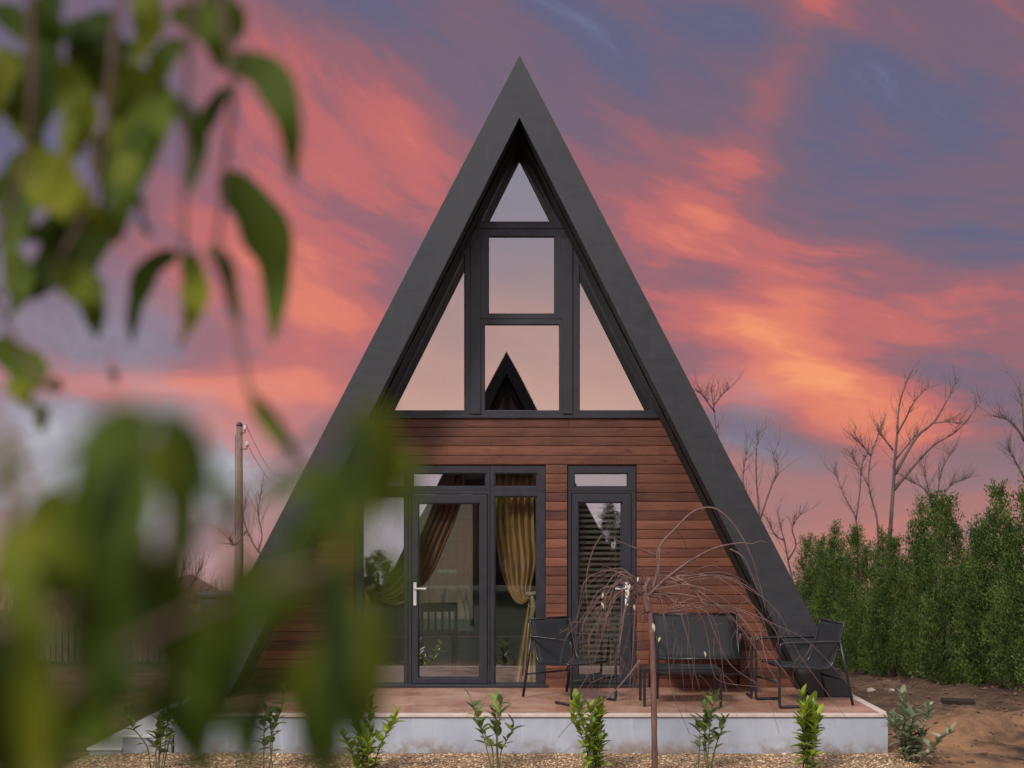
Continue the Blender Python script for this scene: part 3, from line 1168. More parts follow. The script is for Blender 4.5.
# ------------------------------------------------------------------ curtains behind the glass
def curtain(name, label, strands, tail, y, cm, tie_pt):
    """strands: list of px polylines from the rail to the tie; tail: (top x0,x1, bottom x0,x1, y top, y bottom) in px at the wall"""
    root = thing(name, label, 'curtain', (strands[0][0][0], y, DECK), 0, 'tied curtains behind the patio glazing')
    off = Vector(root.location)
    m = MB()
    n = len(strands)
    rows = None
    for i, st in enumerate(strands):
        pts = spline([(p[0], 0, p[1]) for p in st], 8)
        rows = len(pts)
        for j, p in enumerate(pts):
            a = 0.05 * (1 - 0.6 * j / rows)
            yy = y + a * math.sin(i * 1.35) + 0.012 * math.sin(i * 3.1 + j * 0.3) - 0.05 * (j / rows)
            m.v.append(tuple(Vector((p.x, yy, p.z)) - off))
    for i in range(n - 1):
        for j in range(rows - 1):
            m.f.append((i * rows + j, (i + 1) * rows + j, (i + 1) * rows + j + 1, i * rows + j + 1))
            m.s.append(True)
    m.build('drape', cm, root)
    m = MB()
    tx0, tx1, bx0_, bx1_, zt, zb_ = tail
    nn, nr = 22, 10
    for i in range(nn + 1):
        for j in range(nr + 1):
            t = j / nr
            a, c = i / nn, t
            x = (tx0 + (tx1 - tx0) * a) * (1 - t) + (bx0_ + (bx1_ - bx0_) * a) * t
            m.v.append(tuple(Vector((x, y - 0.045 + (0.012 + 0.03 * t) * math.sin(i * 1.4), zt + (zb_ - zt) * t - 0.02 * math.sin(i * 0.8) * t)) - off))
    for i in range(nn):
        for j in range(nr):
            k = i * (nr + 1) + j
            m.f.append((k, k + nr + 1, k + nr + 2, k + 1))
            m.s.append(True)
    m.build('tail', cm, root)
    m = MB()
    tx, tz = tie_pt
    m.tube(spline([Vector((tx - 0.07, y - 0.085, tz + 0.02)) - off, Vector((tx - 0.01, y - 0.11, tz + 0.02)) - off, Vector((tx + 0.05, y - 0.09, tz + 0.035)) - off, Vector((tx + 0.07, y - 0.03, tz + 0.05)) - off], 5), 0.026, 8)
    m.tube(spline([Vector((tx - 0.01, y - 0.11, tz)) - off, Vector((tx + 0.01, y - 0.115, tz - 0.12)) - off, Vector((tx - 0.02, y - 0.11, tz - 0.26)) - off], 4), [0.02, 0.024, 0.03, 0.032, 0.034, 0.032, 0.03, 0.026, 0.02], 7)
    m.build('tie_back', M['tie_cloth'], root)
    return root


def st_right(i, n):
    a = i / (n - 1)
    x0 = 493 + 45 * a
    sag = (1 - a)
    return [(wx(x0), wz(462)), (wx(x0 + 1 - 2 * a), wz(520)), (wx(x0 + (6 + 3 * a) * 1.0 * sag), wz(562)), (wx(508 + 24 * a), wz(592 - 2 * a)),
            (wx(520 + 13 * a), wz(606 - 10 * a)), (wx(533 + 2 * a), wz(598 - 2 * a))]


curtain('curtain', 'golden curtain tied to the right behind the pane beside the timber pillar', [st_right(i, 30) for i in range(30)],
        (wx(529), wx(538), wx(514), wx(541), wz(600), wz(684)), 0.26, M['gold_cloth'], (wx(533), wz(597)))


def st_left(i, n):
    a = i / (n - 1)      # 0 = outer left, 1 = the edge that hangs lowest
    x0 = 438 + 26 * a
    return [(wx(x0), wz(462)), (wx(x0 - 6 + 3 * a), wz(500)), (wx(414 + 30 * a), wz(545)), (wx(396 + 30 * a), wz(578 + 4 * a)),
            (wx(380 + 16 * a), wz(592 + 14 * a)), (wx(362 + 2 * a), wz(590 + 6 * a))]


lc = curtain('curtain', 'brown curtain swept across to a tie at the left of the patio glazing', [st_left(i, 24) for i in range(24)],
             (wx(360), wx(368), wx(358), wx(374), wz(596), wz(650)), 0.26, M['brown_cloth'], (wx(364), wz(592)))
for ch in lc.children:
    if ch.name.startswith('tail'):
        ch.data.materials[0] = M['gold_cloth']
        ch['label'] = 'golden end of the curtain hanging below its tie'

# added sheer tinting the back window light green; dining chair in the room
m = MB()
nn, nr = 60, 6
for i in range(nn + 1):
    for j in range(nr + 1):
        m.v.append((bx0 - 0.05 + 1.22 * i / nn, YB - 0.32 + 0.025 * math.sin(i * 1.1), zb + 0.03 + 2.2 * j / nr))
for i in range(nn):
    for j in range(nr):
        k = i * (nr + 1) + j
        m.f.append((k, k + nr + 1, k + nr + 2, k + 1))
        m.s.append(True)
tag(m.build('tint_sheer', M['sheer']), 'added pale green sheer tinting the light of the back window inside the cabin', 'curtain')

dc = thing('dining_chair', 'dark slat back dining chair standing inside behind the glazed door', 'chair', (-0.92, 1.05, DECK + 0.022), R(8))
m = MB()
m.box(-0.21, 0.21, -0.21, 0.21, 0.43, 0.47)
m.build('seat', M['dark_wood'], dc, 0.008)
for sx in (-1, 1):
    for sy in (-1, 1):
        m = MB()
        h = 0.428
        m.box(sx * 0.19 - 0.018, sx * 0.19 + 0.018, sy * 0.19 - 0.018, sy * 0.19 + 0.018, 0, h)
        m.build('leg', M['dark_wood'], dc)
m = MB()
for sx in (-1, 1):
    m.box(sx * 0.19 - 0.018, sx * 0.19 + 0.018, -0.208, -0.172, 0.472, 0.70)
m.box(-0.208, 0.208, -0.205, -0.175, 0.702, 0.80)
for k in range(4):
    x = -0.115 + 0.077 * k
    m.box(x - 0.012, x + 0.012, -0.20, -0.18, 0.472, 0.70)
m.build('backrest', M['dark_wood'], dc)


# ------------------------------------------------------------------ terrace furniture
def rail(pts, n=6):
    return spline(pts, n)


def make_sling(width, name, label, cat, group=None):
    """steel tube seat with a stretched fabric sling; it looks along +x"""
    t = thing(name, label, cat, (0, 0, 0), 0, group)
    hw = width / 2
    prof = [(-0.33, 0.77), (-0.285, 0.62), (-0.235, 0.46), (-0.20, 0.385), (-0.14, 0.355), (0.0, 0.36), (0.18, 0.375), (0.27, 0.38)]
    sp = rail([(x, 0, z) for x, z in prof], 5)
    # sling
    m = MB()
    ny = 8
    for p in sp:
        for j in range(ny + 1):
            a = j / ny * 2 - 1
            m.v.append((p.x, a * (hw - 0.012), p.z - 0.018 * (1 - a * a)))
    for i in range(len(sp) - 1):
        for j in range(ny):
            k = i * (ny + 1) + j
            m.f.append((k, k + 1, k + ny + 2, k + ny + 1))
            m.s.append(True)
    o = m.build('sling', M['sling'], t)
    md = o.modifiers.new('thick', 'SOLIDIFY')
    md.thickness = 0.006
    m = MB()
    for s in (-1, 1):
        m.tube([(p.x, s * hw, p.z) for p in sp], 0.013, 8)
    m.tube([(-0.33, -hw, 0.77), (-0.33, hw, 0.77)], 0.012, 8)
    m.tube([(0.27, -hw, 0.38), (0.27, hw, 0.38)], 0.012, 8)
    m.build('seat_frame', M['tube_metal'], t)
    for s in (-1, 1):
        y = s * (hw + 0.028)
        m = MB()
        m.tube(rail([(-0.30, y, 0.60), (-0.10, y, 0.605), (0.20, y, 0.60), (0.29, y, 0.595), (0.325, y, 0.56), (0.33, y, 0.30), (0.33, y, 0.05), (0.315, y, 0.016), (0.26, y, 0.013), (0.10, y, 0.013)], 5), 0.0135, 8)
        m.build('armrest', M['tube_metal'], t)
        m = MB()
        m.tube([(-0.27, y, 0.62), (-0.40, y, 0.012)], 0.0135, 8)
        m.build('rear_leg', M['tube_metal'], t)
    for xb in (-0.353, 0.33):
        m = MB()
        m.tube([(xb, -hw - 0.028, 0.235), (xb, hw + 0.028, 0.235)], 0.010, 6)
        m.build('crossbar', M['tube_metal'], t)
    return t


ch = make_sling(0.50, 'garden_chair', 'black sling garden chair at the right end of the terrace by the roof foot', 'chair', 'black sling chairs on the terrace')
ch.location = (2.66, -1.15, DECK + 0.002)
ch.rotation_euler.z = R(180 + 12)
c2 = copy_tree(ch)
c2['label'] = 'black sling garden chair in front of the timber pillar between the doors'
c2.location = (0.50, -0.92, DECK + 0.002)
c2.rotation_euler.z = R(-52)
sofa = make_sling(0.86, 'garden_sofa', 'wide black sling garden sofa against the timber wall', 'sofa')
sofa.location = (1.80, -0.50, DECK + 0.002)
sofa.rotation_euler.z = R(-90)
tb = thing('coffee_table', 'low black coffee table in front of the garden sofa', 'table', (1.52, -1.15, DECK + 0.002))
m = MB()
m.box(-0.36, 0.36, -0.2, 0.2, 0.345, 0.353)
m.build('tabletop', M['table_glass'], tb, 0.003)
m = MB()
m.rect_ring(0, 0, 0, 0, 0, 0, 0, 0, 0, 0) if False else None
for (x0, x1, y0, y1) in ((-0.37, 0.37, -0.215, -0.19), (-0.37, 0.37, 0.19, 0.215), (-0.37, -0.345, -0.188, 0.188), (0.345, 0.37, -0.188, 0.188)):
    m.box(x0, x1, y0, y1, 0.318, 0.343)
m.build('table_frame', M['tube_metal'], tb)
for sx in (-1, 1):
    for sy in (-1, 1):
        m = MB()
        m.box(sx * 0.355 - 0.0125, sx * 0.355 + 0.0125, sy * 0.20 - 0.0125, sy * 0.20 + 0.0125, 0, 0.316)
        m.build('leg', M['tube_metal'], tb)

# ------------------------------------------------------------------ weeping tree in front
DT = 10.35
rnd = random.Random(21)


def T(px, py, dd=0.0):
    return W(px, py, DT + dd)


base = T(655, 792)
base.z = gz(base.x, base.y) - 0.02
wtree = thing('weeping_tree', 'bare weeping tree with thin drooping reddish twigs in front of the terrace', 'tree', base)
m = MB()
tp = spline([base, T(654, 720), T(653, 660), T(651, 622), T(647, 596)], 6)
m.tube([p - base for p in tp], [0.027 - 0.005 * i / len(tp) + 0.005 * (hsh(i, 3) - 0.5) for i in range(len(tp))], 10)
# swollen graft
m.tube([p - base for p in spline([T(648, 612), T(646, 600), T(645, 588), T(650, 578)], 4)], taper(0.031, 0.020, 13), 9)
m.build('trunk', M['red_bark'], wtree)
m = MB()
arcs = [
    [(648, 596), (656, 588), (668, 577), (690, 561), (715, 548), (740, 543), (752, 544), (760, 541), (768, 543)],
    [(652, 590), (658, 570), (657, 556), (662, 543), (676, 528), (690, 514), (703, 508), (716, 509), (730, 520), (742, 537), (752, 558), (760, 585), (766, 612)],
    [(676, 529), (683, 538), (687, 550)],
    [(730, 549), (742, 556), (750, 570), (757, 590)],
    [(657, 556), (645, 551), (630, 546), (612, 538), (602, 535)],
    [(602, 535), (594, 548), (588, 568), (586, 590), (589, 612)],
    [(660, 545), (659, 570), (661, 600), (668, 630)],
    [(668, 577), (680, 582), (694, 590), (704, 605), (712, 625), (722, 650), (734, 668), (764, 688)],
    [(676, 577), (700, 592), (720, 606), (745, 613), (758, 625), (764, 650), (770, 672)],
    [(660, 592), (672, 602), (690, 604), (702, 618), (708, 640), (712, 668), (722, 682), (760, 687)],
    [(645, 590), (630, 582), (615, 585), (605, 598), (599, 625), (596, 655), (592, 690)],
    [(645, 592), (628, 588), (612, 600), (606, 620), (598, 650), (585, 680), (574, 695)],
    [(645, 594), (634, 592), (626, 606), (622, 630), (616, 660), (608, 690)],
    [(646, 594), (640, 590), (636, 604), (634, 630), (632, 662), (629, 694)],
    [(643, 590), (622, 574), (604, 571), (586, 580), (580, 600), (575, 640), (572, 668)],
    [(650, 596), (660, 600), (664, 620), (668, 650), (672, 690), (690, 735)],
    [(652, 594), (668, 596), (680, 612), (688, 640), (694, 668), (700, 690)],
    [(640, 660), (628, 676), (612, 694), (596, 706), (572, 722), (558, 738)],
    [(654, 590), (690, 585), (725, 600), (752, 630), (775, 660), (795, 684)],
    [(654, 592), (700, 598), (735, 622), (760, 655), (782, 690)],
]
for k, a in enumerate(arcs):
    pts = []
    da, db = rnd.uniform(-0.12, 0.12), rnd.uniform(-0.45, 0.35)
    for i, (px, py) in enumerate(a):
        pts.append(T(px, py, da * 0.2 + (db - da * 0.2) * i / len(a)))
    sp = spline(pts, 5)
    r0_ = 0.017 if k in (0, 1) else 0.010 if k in (4, 7, 8, 9, 17) else 0.0075
    m.tube([p - base for p in sp], taper(r0_, 0.0018, len(sp), 0.8), 5)
tips = []
for k in range(44):
    left = rnd.random() < 0.62
    reach = rnd.uniform(0.04, 0.66) if left else rnd.uniform(0.10, 1.25)
    dirx = -reach if left else reach
    diry = rnd.uniform(-0.6, 0.5) * (0.4 + 0.7 * reach)
    if left:
        top = T(644 + rnd.uniform(-10, 8), 592 + rnd.uniform(-12, 22))
    else:
        top = T(654 + rnd.uniform(-6, 22), 582 + rnd.uniform(-14, 34))
    up = rnd.uniform(-0.02, 0.17) * (1.0 if left else 0.7)
    drop = rnd.uniform(0.30, 0.95) + (0.0 if left else 0.12)
    bow = rnd.uniform(0.25, 0.55)
    wob = lambda s: Vector((rnd.uniform(-s, s), rnd.uniform(-s, s), rnd.uniform(-s, s)))
    p1 = top + Vector((dirx * bow, diry * 0.3, up)) + wob(0.03)
    p2 = top + Vector((dirx * (0.55 + 0.4 * bow), diry * 0.7, up * 0.5 - drop * rnd.uniform(0.08, 0.3))) + wob(0.06)
    p3 = top + Vector((dirx * rnd.uniform(0.8, 1.0), diry * 0.95, -drop * rnd.uniform(0.45, 0.65))) + wob(0.05)
    p4 = top + Vector((dirx * rnd.uniform(0.85, 1.25), diry, -drop)) + wob(0.05)
    sp = spline([top, p1, p2, p3, p4], 5)
    m.tube([p - base for p in sp], taper(rnd.uniform(0.0030, 0.0058), 0.0013, len(sp), 0.8), 4)
    for q in range(rnd.randint(0, 4)):
        i = rnd.randint(5, len(sp) - 3)
        e = sp[i] + Vector((rnd.uniform(-0.18, 0.18), rnd.uniform(-0.10, 0.10), -rnd.uniform(0.02, 0.30)))
        mid = (sp[i] + e) / 2 + Vector((rnd.uniform(-0.05, 0.05), 0, 0.04))
        s2 = spline([sp[i], mid, e], 3)
        m.tube([p - base for p in s2], taper(0.0026, 0.0012, len(s2)), 4)
m.build('branches', M['twig_bark'], wtree)
for px, py, s in ((627, 594, .07), (630, 588, .06), (634, 608, .05), (653, 628, .07), (603, 596, .05), (704, 655, .055), (660, 640, .04), (601, 606, .05), (638, 580, .04)):
    m = MB()
    p = T(px, py, -0.12) - base
    s *= 0.6
    m.leaf(p + Vector((0, 0, s)), p + Vector((rnd.uniform(-.02, .02), rnd.uniform(-.02, .02), -s * 0.8)), s * 0.6, (rnd.uniform(-.5, .5), -1, 0.2), 0.15, 0.5)
    m.build('leaf', M['dry_leaf'], wtree)


# ------------------------------------------------------------------ young shrubs along the terrace
def shrub(px, top_py, D, name, label, kind, seed, stems, spread):
    rg = random.Random(seed)
    b0 = W(px, 700, D)
    b0.z = gz(b0.x, b0.y)
    H = W(px, top_py, D).z - b0.z
    t = thing(name, label, 'shrub', b0, 0, 'young shrubs planted along the terrace')
    ms, ml = MB(), MB()
    for s in range(stems):
        a = rg.uniform(0, 6.283)
        lean = rg.uniform(0.02, spread)
        h = H * (1.0 if s == 0 else rg.uniform(0.45, 0.95))
        top = Vector((math.cos(a) * lean, math.sin(a) * lean, h))
        sp = spline([Vector((math.cos(a) * 0.05, math.sin(a) * 0.05, -0.02)), top * 0.4 + Vector((rg.uniform(-.03, .03), rg.uniform(-.03, .03), 0)), top * 0.75 + Vector((rg.uniform(-.02, .02), 0, 0)), top], 5)
        ms.tube(sp, taper(0.0065, 0.0025, len(sp)), 5)
        step = {'dense': 0.0150, 'loose': 0.019, 'pale': 0.013}[kind]
        n = int(h / step)
        ph = rg.uniform(0, 6.28)
        for i in range(n):
            f = (i + 1) / n
            if f < (0.12 if kind != 'loose' else 0.28):
                continue
            if kind == 'loose' and rg.random() < 0.25:
                continue
            q = f * (len(sp) - 1)
            k = min(int(q), len(sp) - 2)
            p = sp[k].lerp(sp[k + 1], q - k)
            az = ph + i * 2.4 + rg.uniform(-.4, .4)
            L = rg.uniform(0.065, 0.150) * (1.0 if f < 0.85 else 0.8)
            up = rg.uniform(0.1, 1.1) + (0.9 if f > 0.85 else 0) - (0.4 if f < 0.4 else 0)
            d = Vector((math.cos(az), math.sin(az), up)).normalized()
            ml.leaf(p, p + d * L, L * rg.uniform(0.36, 0.52), Vector((-d.x * 0.6, -d.y * 0.6, 1)), rg.uniform(-0.02, 0.10), 0.35, 5)
    ms.build('stems', M['green_stem'], t)
    ml.build('leaves', M[{'dense': 'laurel', 'loose': 'dull_leaf', 'pale': 'pale_leaf'}[kind]], t)
    return t


shrub(157, 697, 10.45, 'shrub', 'green shrub with reddish lower leaves beside the terrace steps', 'loose', 1, 7, 0.30)
shrub(268, 688, 10.45, 'shrub', 'tall loose shrub half hidden behind blurred leaves left of the terrace middle', 'loose', 2, 3, 0.15)
shrub(366, 706, 10.35, 'shrub', 'bright green shrub below the left pane of the patio glazing', 'dense', 3, 8, 0.32)
shrub(497, 692, 10.45, 'shrub', 'sparse leggy shrub with few dark leaves below the golden curtain', 'loose', 4, 5, 0.42)
shrub(594, 697, 10.35, 'shrub', 'dense bright green shrub just left of the weeping tree trunk', 'dense', 5, 8, 0.30)
shrub(704, 690, 10.50, 'shrub', 'slim dark green shrub just right of the weeping tree trunk', 'loose', 6, 5, 0.30)
shrub(806, 696, 10.40, 'shrub', 'dense yellow green shrub below the right garden chair', 'dense', 7, 7, 0.26)
shrub(911, 703, 10.75, 'shrub', 'pale variegated shrub at the right end of the terrace', 'pale', 8, 11, 0.46)

# ------------------------------------------------------------------ thuja hedge
def thuja_mesh(seed, H, Rm):
    rg = random.Random(seed)
    m = MB()
    spires = [(0, 0, H, Rm * 0.92)]
    for k in range(rg.randint(5, 7)):
        a = k * 1.05 + rg.uniform(-.4, .4)
        q = rg.uniform(0.45, 0.72)
        spires.append((math.cos(a) * Rm * q, math.sin(a) * Rm * q, H * rg.uniform(0.42, 0.90), Rm * rg.uniform(0.30, 0.44)))
    for sx, sy, h, r in spires:
        ncl = int(125 * (r / Rm / 0.5) * h / H)
        for c in range(ncl):
            f = rg.random() ** 0.9
            z = 0.10 + f * (h - 0.14)
            rr = r * (min(1.0, (1 - f) * 1.35 + 0.03) ** 0.85) * (0.7 if f < 0.06 else 1)
            a = rg.uniform(0, 6.283)
            q = rr * rg.uniform(0.45, 1.12)
            cc = Vector((sx + math.cos(a) * q, sy + math.sin(a) * q, z))
            out = Vector((math.cos(a), math.sin(a), 0.0))
            lean = (out * rg.uniform(0.3, 0.8) + Vector((rg.uniform(-.3, .3), rg.uniform(-.3, .3), 1.0))).normalized()
            # one flat frond: fine scale twigs off an upright axis
            for s in range(52):
                p = cc + lean * rg.uniform(-0.10, 0.16) + Vector((rg.gauss(0, .028), rg.gauss(0, .028), rg.gauss(0, .03)))
                d = (lean + out * rg.uniform(-0.2, 0.7) + Vector((rg.uniform(-.55, .55), rg.uniform(-.55, .55), rg.uniform(-0.1, 0.5)))).normalized()
                L = rg.uniform(0.018, 0.048)
                w = L * rg.uniform(0.15, 0.26)
                sdv = d.cross(Vector((rg.uniform(-1, 1), rg.uniform(-1, 1), rg.uniform(-.3, .3)))).normalized() * w
                m.add([p, p + d * L * 0.5 + sdv, p + d * L, p + d * L * 0.5 - sdv], [(0, 1, 2, 3)])
    return m


tm = [thuja_mesh(31 + i, 2.55, 0.47) for i in range(5)]
tme = [t.mesh('crown', M['thuja']) for t in tm]
mt = MB()
mt.tube([(0, 0, -0.1), (0.01, 0.01, 0.5), (0, 0.02, 1.6)], [0.06, 0.05, 0.02], 8)
tkm = mt.mesh('trunk', M['thuja_bark'])
rg = random.Random(5)
NT = 15
for i in range(NT):
    y = 1.55 + i * 0.93 + rg.uniform(-.10, .10)
    x = 6.35 + rg.uniform(-.10, .10)
    where = ['nearest the picture edge', 'second in the row from the edge of the picture'] + [None] * 20
    if i == 0:
        lab = 'thuja at the near end of the green hedge, cut by the right picture edge'
    elif i == NT - 1:
        lab = 'thuja at the far end of the green hedge, beside the roof edge'
    else:
        ordn = ['', 'second', 'third', 'fourth', 'fifth', 'sixth', 'seventh', 'eighth', 'ninth', 'tenth', 'eleventh', 'twelfth', 'thirteenth', 'fourteenth'][i]
        lab = 'bushy green columnar thuja, %s from the near right end of the hedge' % ordn
    t = thing('thuja_tree', lab, 'tree', (x, y, gz(x, y) - 0.03), rg.uniform(0, 6.28), 'thujas of the hedge row')
    s = rg.uniform(0.90, 1.12)
    t.scale = (rg.uniform(0.95, 1.1), rg.uniform(0.95, 1.1), s)
    for nm, me in (('crown', tme[i % 5]), ('trunk', tkm)):
        o = bpy.data.objects.new(nm, me)
        COL.objects.link(o)
        o.parent = t


for (x, y, sc, lab) in ((2.30, -19.3, 1.0, 'added thuja behind the photographer, to darken the reflection in the narrow door'),  # first two are added, unseen, to block the pale reflection in the door
                        (2.95, -18.8, 1.02, 'added thuja behind the photographer, right of the other one darkening the narrow door'),
                        (-3.55, -18.5, 0.52, 'low thuja behind the photographer, mirrored in the left patio pane')):
    t = thing('thuja_tree', lab, 'tree', (x, y, gz(x, y) - 0.03), rg.uniform(0, 6.28))
    t.scale = (1.25, 1.25, sc)
    for nm, me in (('crown', tme[1]), ('trunk', tkm)):
        o = bpy.data.objects.new(nm, me)
        COL.objects.link(o)
        o.parent = t


# ------------------------------------------------------------------ bare trees beyond
def grow(m, p, d, L, r, depth, rg, spread=0.55, up=0.12):
    n = 4
    pts = [p]
    q = Vector(p)
    dd = Vector(d)
    for i in range(n):
        dd = (dd + Vector((rg.uniform(-.18, .18), rg.uniform(-.18, .18), rg.uniform(-.10, .16)))).normalized()
        q = q + dd * (L / n)
        pts.append(Vector(q))
    m.tube(pts, taper(r, r * 0.6 if depth > 0 else r * 0.35, n + 1), 5 if r > 0.012 else 4, cap=False)
    if depth <= 0:
        return
    k = rg.randint(2, 3)
    for c in range(k):
        i = n if c == 0 else rg.randint(1, n)
        nd = (dd + Vector((rg.uniform(-1, 1), rg.uniform(-1, 1), rg.uniform(-.3, .8))) * spread + Vector((0, 0, up))).normalized()
        grow(m, pts[i], nd, L * rg.uniform(0.5, 0.78), max(0.003, r * (0.62 if c == 0 else 0.45)), depth - 1, rg, spread, up)


def twigs(m, pts, rg, n, L, r):
    for k in range(n):
        i = rg.randint(len(pts) // 3, len(pts) - 1)
        d = (pts[i] - pts[i - 1]).normalized()
        nd = (d * 0.7 + Vector((rg.uniform(-1, 1), rg.uniform(-.8, .8), rg.uniform(-.2, 1.0))) * 0.8).normalized()
        grow(m, pts[i], nd, L * rg.uniform(0.4, 1.0), r, rg.randint(0, 1), rg, 0.6)


def bare_tree(px, D, label, limbs, seed, r0, ntw, Ltw, group='bare trees beyond the hedge'):
    rg = random.Random(seed)
    b0 = W(px, 640, D)
    b0.z = gz(b0.x, b0.y) - 0.1
    t = thing('bare_tree', label, 'tree', b0, 0, group)
    k = D / F
    first = True
    tr, br = MB(), MB()
    for li, (rr, pl_) in enumerate(limbs):
        dz = rg.uniform(-0.6, 0.6)
        pts = []
        for i, (x, y) in enumerate(pl_):
            pts.append(W(x, y, D + (dz * i / len(pl_) if li else 0)) - b0)
        if li == 0:
            pts = [Vector((0, 0, 0))] + pts
        rr *= 0.60
        sp = spline(pts, 4)
        (tr if li == 0 else br).tube(sp, taper(rr * k, 0.30 * k, len(sp), 0.8), 6)
        twigs(br, sp, rg, int(ntw * 1.5), Ltw * 0.62, 0.22 * k)
        twigs(br, sp, rg, int(ntw * 2.2), Ltw * 0.33, 0.14 * k)
    tr.build('trunk', M['grey_bark'], t)
    br.build('crown', M['grey_bark'], t)
    return t


bare_tree(888, 30, 'tallest bare tree above the hedge with limbs sweeping to the right', [
    (4.6, [(889, 560), (891, 520), (893.7, 482), (894.6, 462), (897.3, 434), (899, 407), (907, 380), (913, 370)]),
    (3.0, [(894, 490), (914, 466), (933, 446), (959, 429), (980, 403)]),
    (3.0, [(895, 474), (916, 438), (933, 423), (945, 404), (955, 385)]),
    (2.0, [(895, 460), (910, 442), (918, 432)]),
    (2.0, [(897, 434), (906, 418), (914, 402), (928, 387)]),
    (1.4, [(933, 423), (945, 422), (956, 423)]),
    (1.6, [(893, 450), (885, 440), (878, 432)]),
], 3, 1, 9, 0.9)
bare_tree(876, 29, 'thin bare sapling leaning left beside the tallest bare tree', [
    (2.2, [(878, 560), (877, 520), (869, 487), (871, 456), (880, 431), (884, 418)]),
    (1.4, [(869, 487), (860, 470), (852, 455)]),
    (1.4, [(871, 456), (863, 446), (856, 440)]),
], 4, 1, 10, 0.8)
bare_tree(855, 33, 'fine bare sapling left of the leaning sapling', [
    (1.8, [(858, 560), (856, 520), (846, 500), (838, 480), (833, 470)]),
    (1.4, [(856, 520), (860, 490), (862, 465), (868, 452)]),
], 5, 1, 10, 0.9)
bare_tree(938, 33, 'low bare tree with dense fine twigs right of the tallest one', [
    (2.0, [(936, 560), (937, 500), (942, 470), (948, 458), (952, 452)]),
    (1.6, [(937, 510), (925, 490), (912, 482), (904, 478)]),
    (1.5, [(938, 505), (950, 486), (962, 480)]),
    (1.5, [(937, 520), (930, 500), (924, 470)]),
], 6, 1, 14, 1.0)
bare_tree(1030, 28, 'bare tree cut by the right edge of the picture', [
    (3.4, [(1031, 560), (1030, 500), (1028, 460), (1024, 430), (1022, 400), (1020, 390)]),
    (2.6, [(1028, 445), (1018, 430), (1008, 420), (996, 416)]),
    (2.0, [(1030, 490), (1020, 470), (1012, 455), (1008, 448)]),
    (2.4, [(1028, 460), (1040, 430), (1050, 400)]),
], 7, 1, 12, 0.9)
bare_tree(762, 27, 'bare tree with forked limbs rising just behind the right roof edge', [
    (2.4, [(768, 600), (762, 545), (758, 500), (756, 470), (757, 445), (760, 430)]),
    (1.8, [(762, 540), (748, 500), (743, 480), (746, 455)]),
    (1.8, [(760, 520), (770, 490), (778, 470), (774, 455)]),
], 8, 1, 10, 0.8)
bare_tree(790, 25, 'crooked low bare tree between the roof edge and the hedge', [
    (2.6, [(796, 620), (792, 580), (788, 560), (784, 540), (780, 525), (777, 512)]),
    (1.8, [(788, 560), (796, 545), (792, 528), (800, 515)]),
    (1.4, [(784, 540), (775, 535), (768, 520)]),
], 9, 1, 8, 0.6)
bare_tree(716, 26, 'small bare tree top showing high beside the right roof edge', [
    (2.0, [(730, 600), (722, 500), (717, 440), (714, 410), (712, 396), (711, 388)]),
    (1.3, [(715, 412), (706, 400), (700, 392)]),
    (1.3, [(714, 405), (722, 395), (729, 388)]),
], 10, 1, 10, 0.6)
LG = 'bare trees behind the blurred leaves on the left'
bare_tree(256, 34, 'bare tree between the utility pole and the left roof edge', [
    (2.2, [(264, 600), (262, 560), (254, 545), (247, 530), (243, 515), (246, 500)]),
    (1.5, [(258, 552), (262, 535), (258, 512), (262, 490)]),
    (1.4, [(247, 530), (236, 545), (230, 540)]),
], 11, 1, 10, 1.0, LG)
bare_tree(176, 30, 'spreading bare tree low behind the left end of the terrace', [
    (2.6, [(180, 650), (179, 615), (178, 596), (180, 580), (184, 570)]),
    (1.8, [(179, 605), (168, 590), (158, 582)]),
    (1.8, [(178, 600), (190, 586), (198, 572)]),
    (1.5, [(178, 610), (195, 600), (206, 592)]),
], 12, 1, 14, 1.0, LG)
bare_tree(62, 36, 'bare tree far to the left, seen through gaps in the leaves', [
    (2.6, [(62, 650), (60, 615), (58, 596), (52, 580), (50, 565)]),
    (1.8, [(60, 610), (72, 596), (80, 580)]),
    (1.8, [(60, 605), (46, 598), (36, 584)]),
    (1.5, [(60, 616), (84, 606), (96, 594)]),
], 13, 1, 14, 1.2, LG)
bare_tree(125, 40, 'bare tree between the two other bare trees on the far left', [
    (2.6, [(122, 650), (120, 615), (118, 600), (115, 588)]),
    (1.8, [(121, 612), (130, 598), (138, 590)]),
    (1.5, [(120, 610), (108, 600), (100, 592)]),
], 14, 1, 14, 1.2, LG)

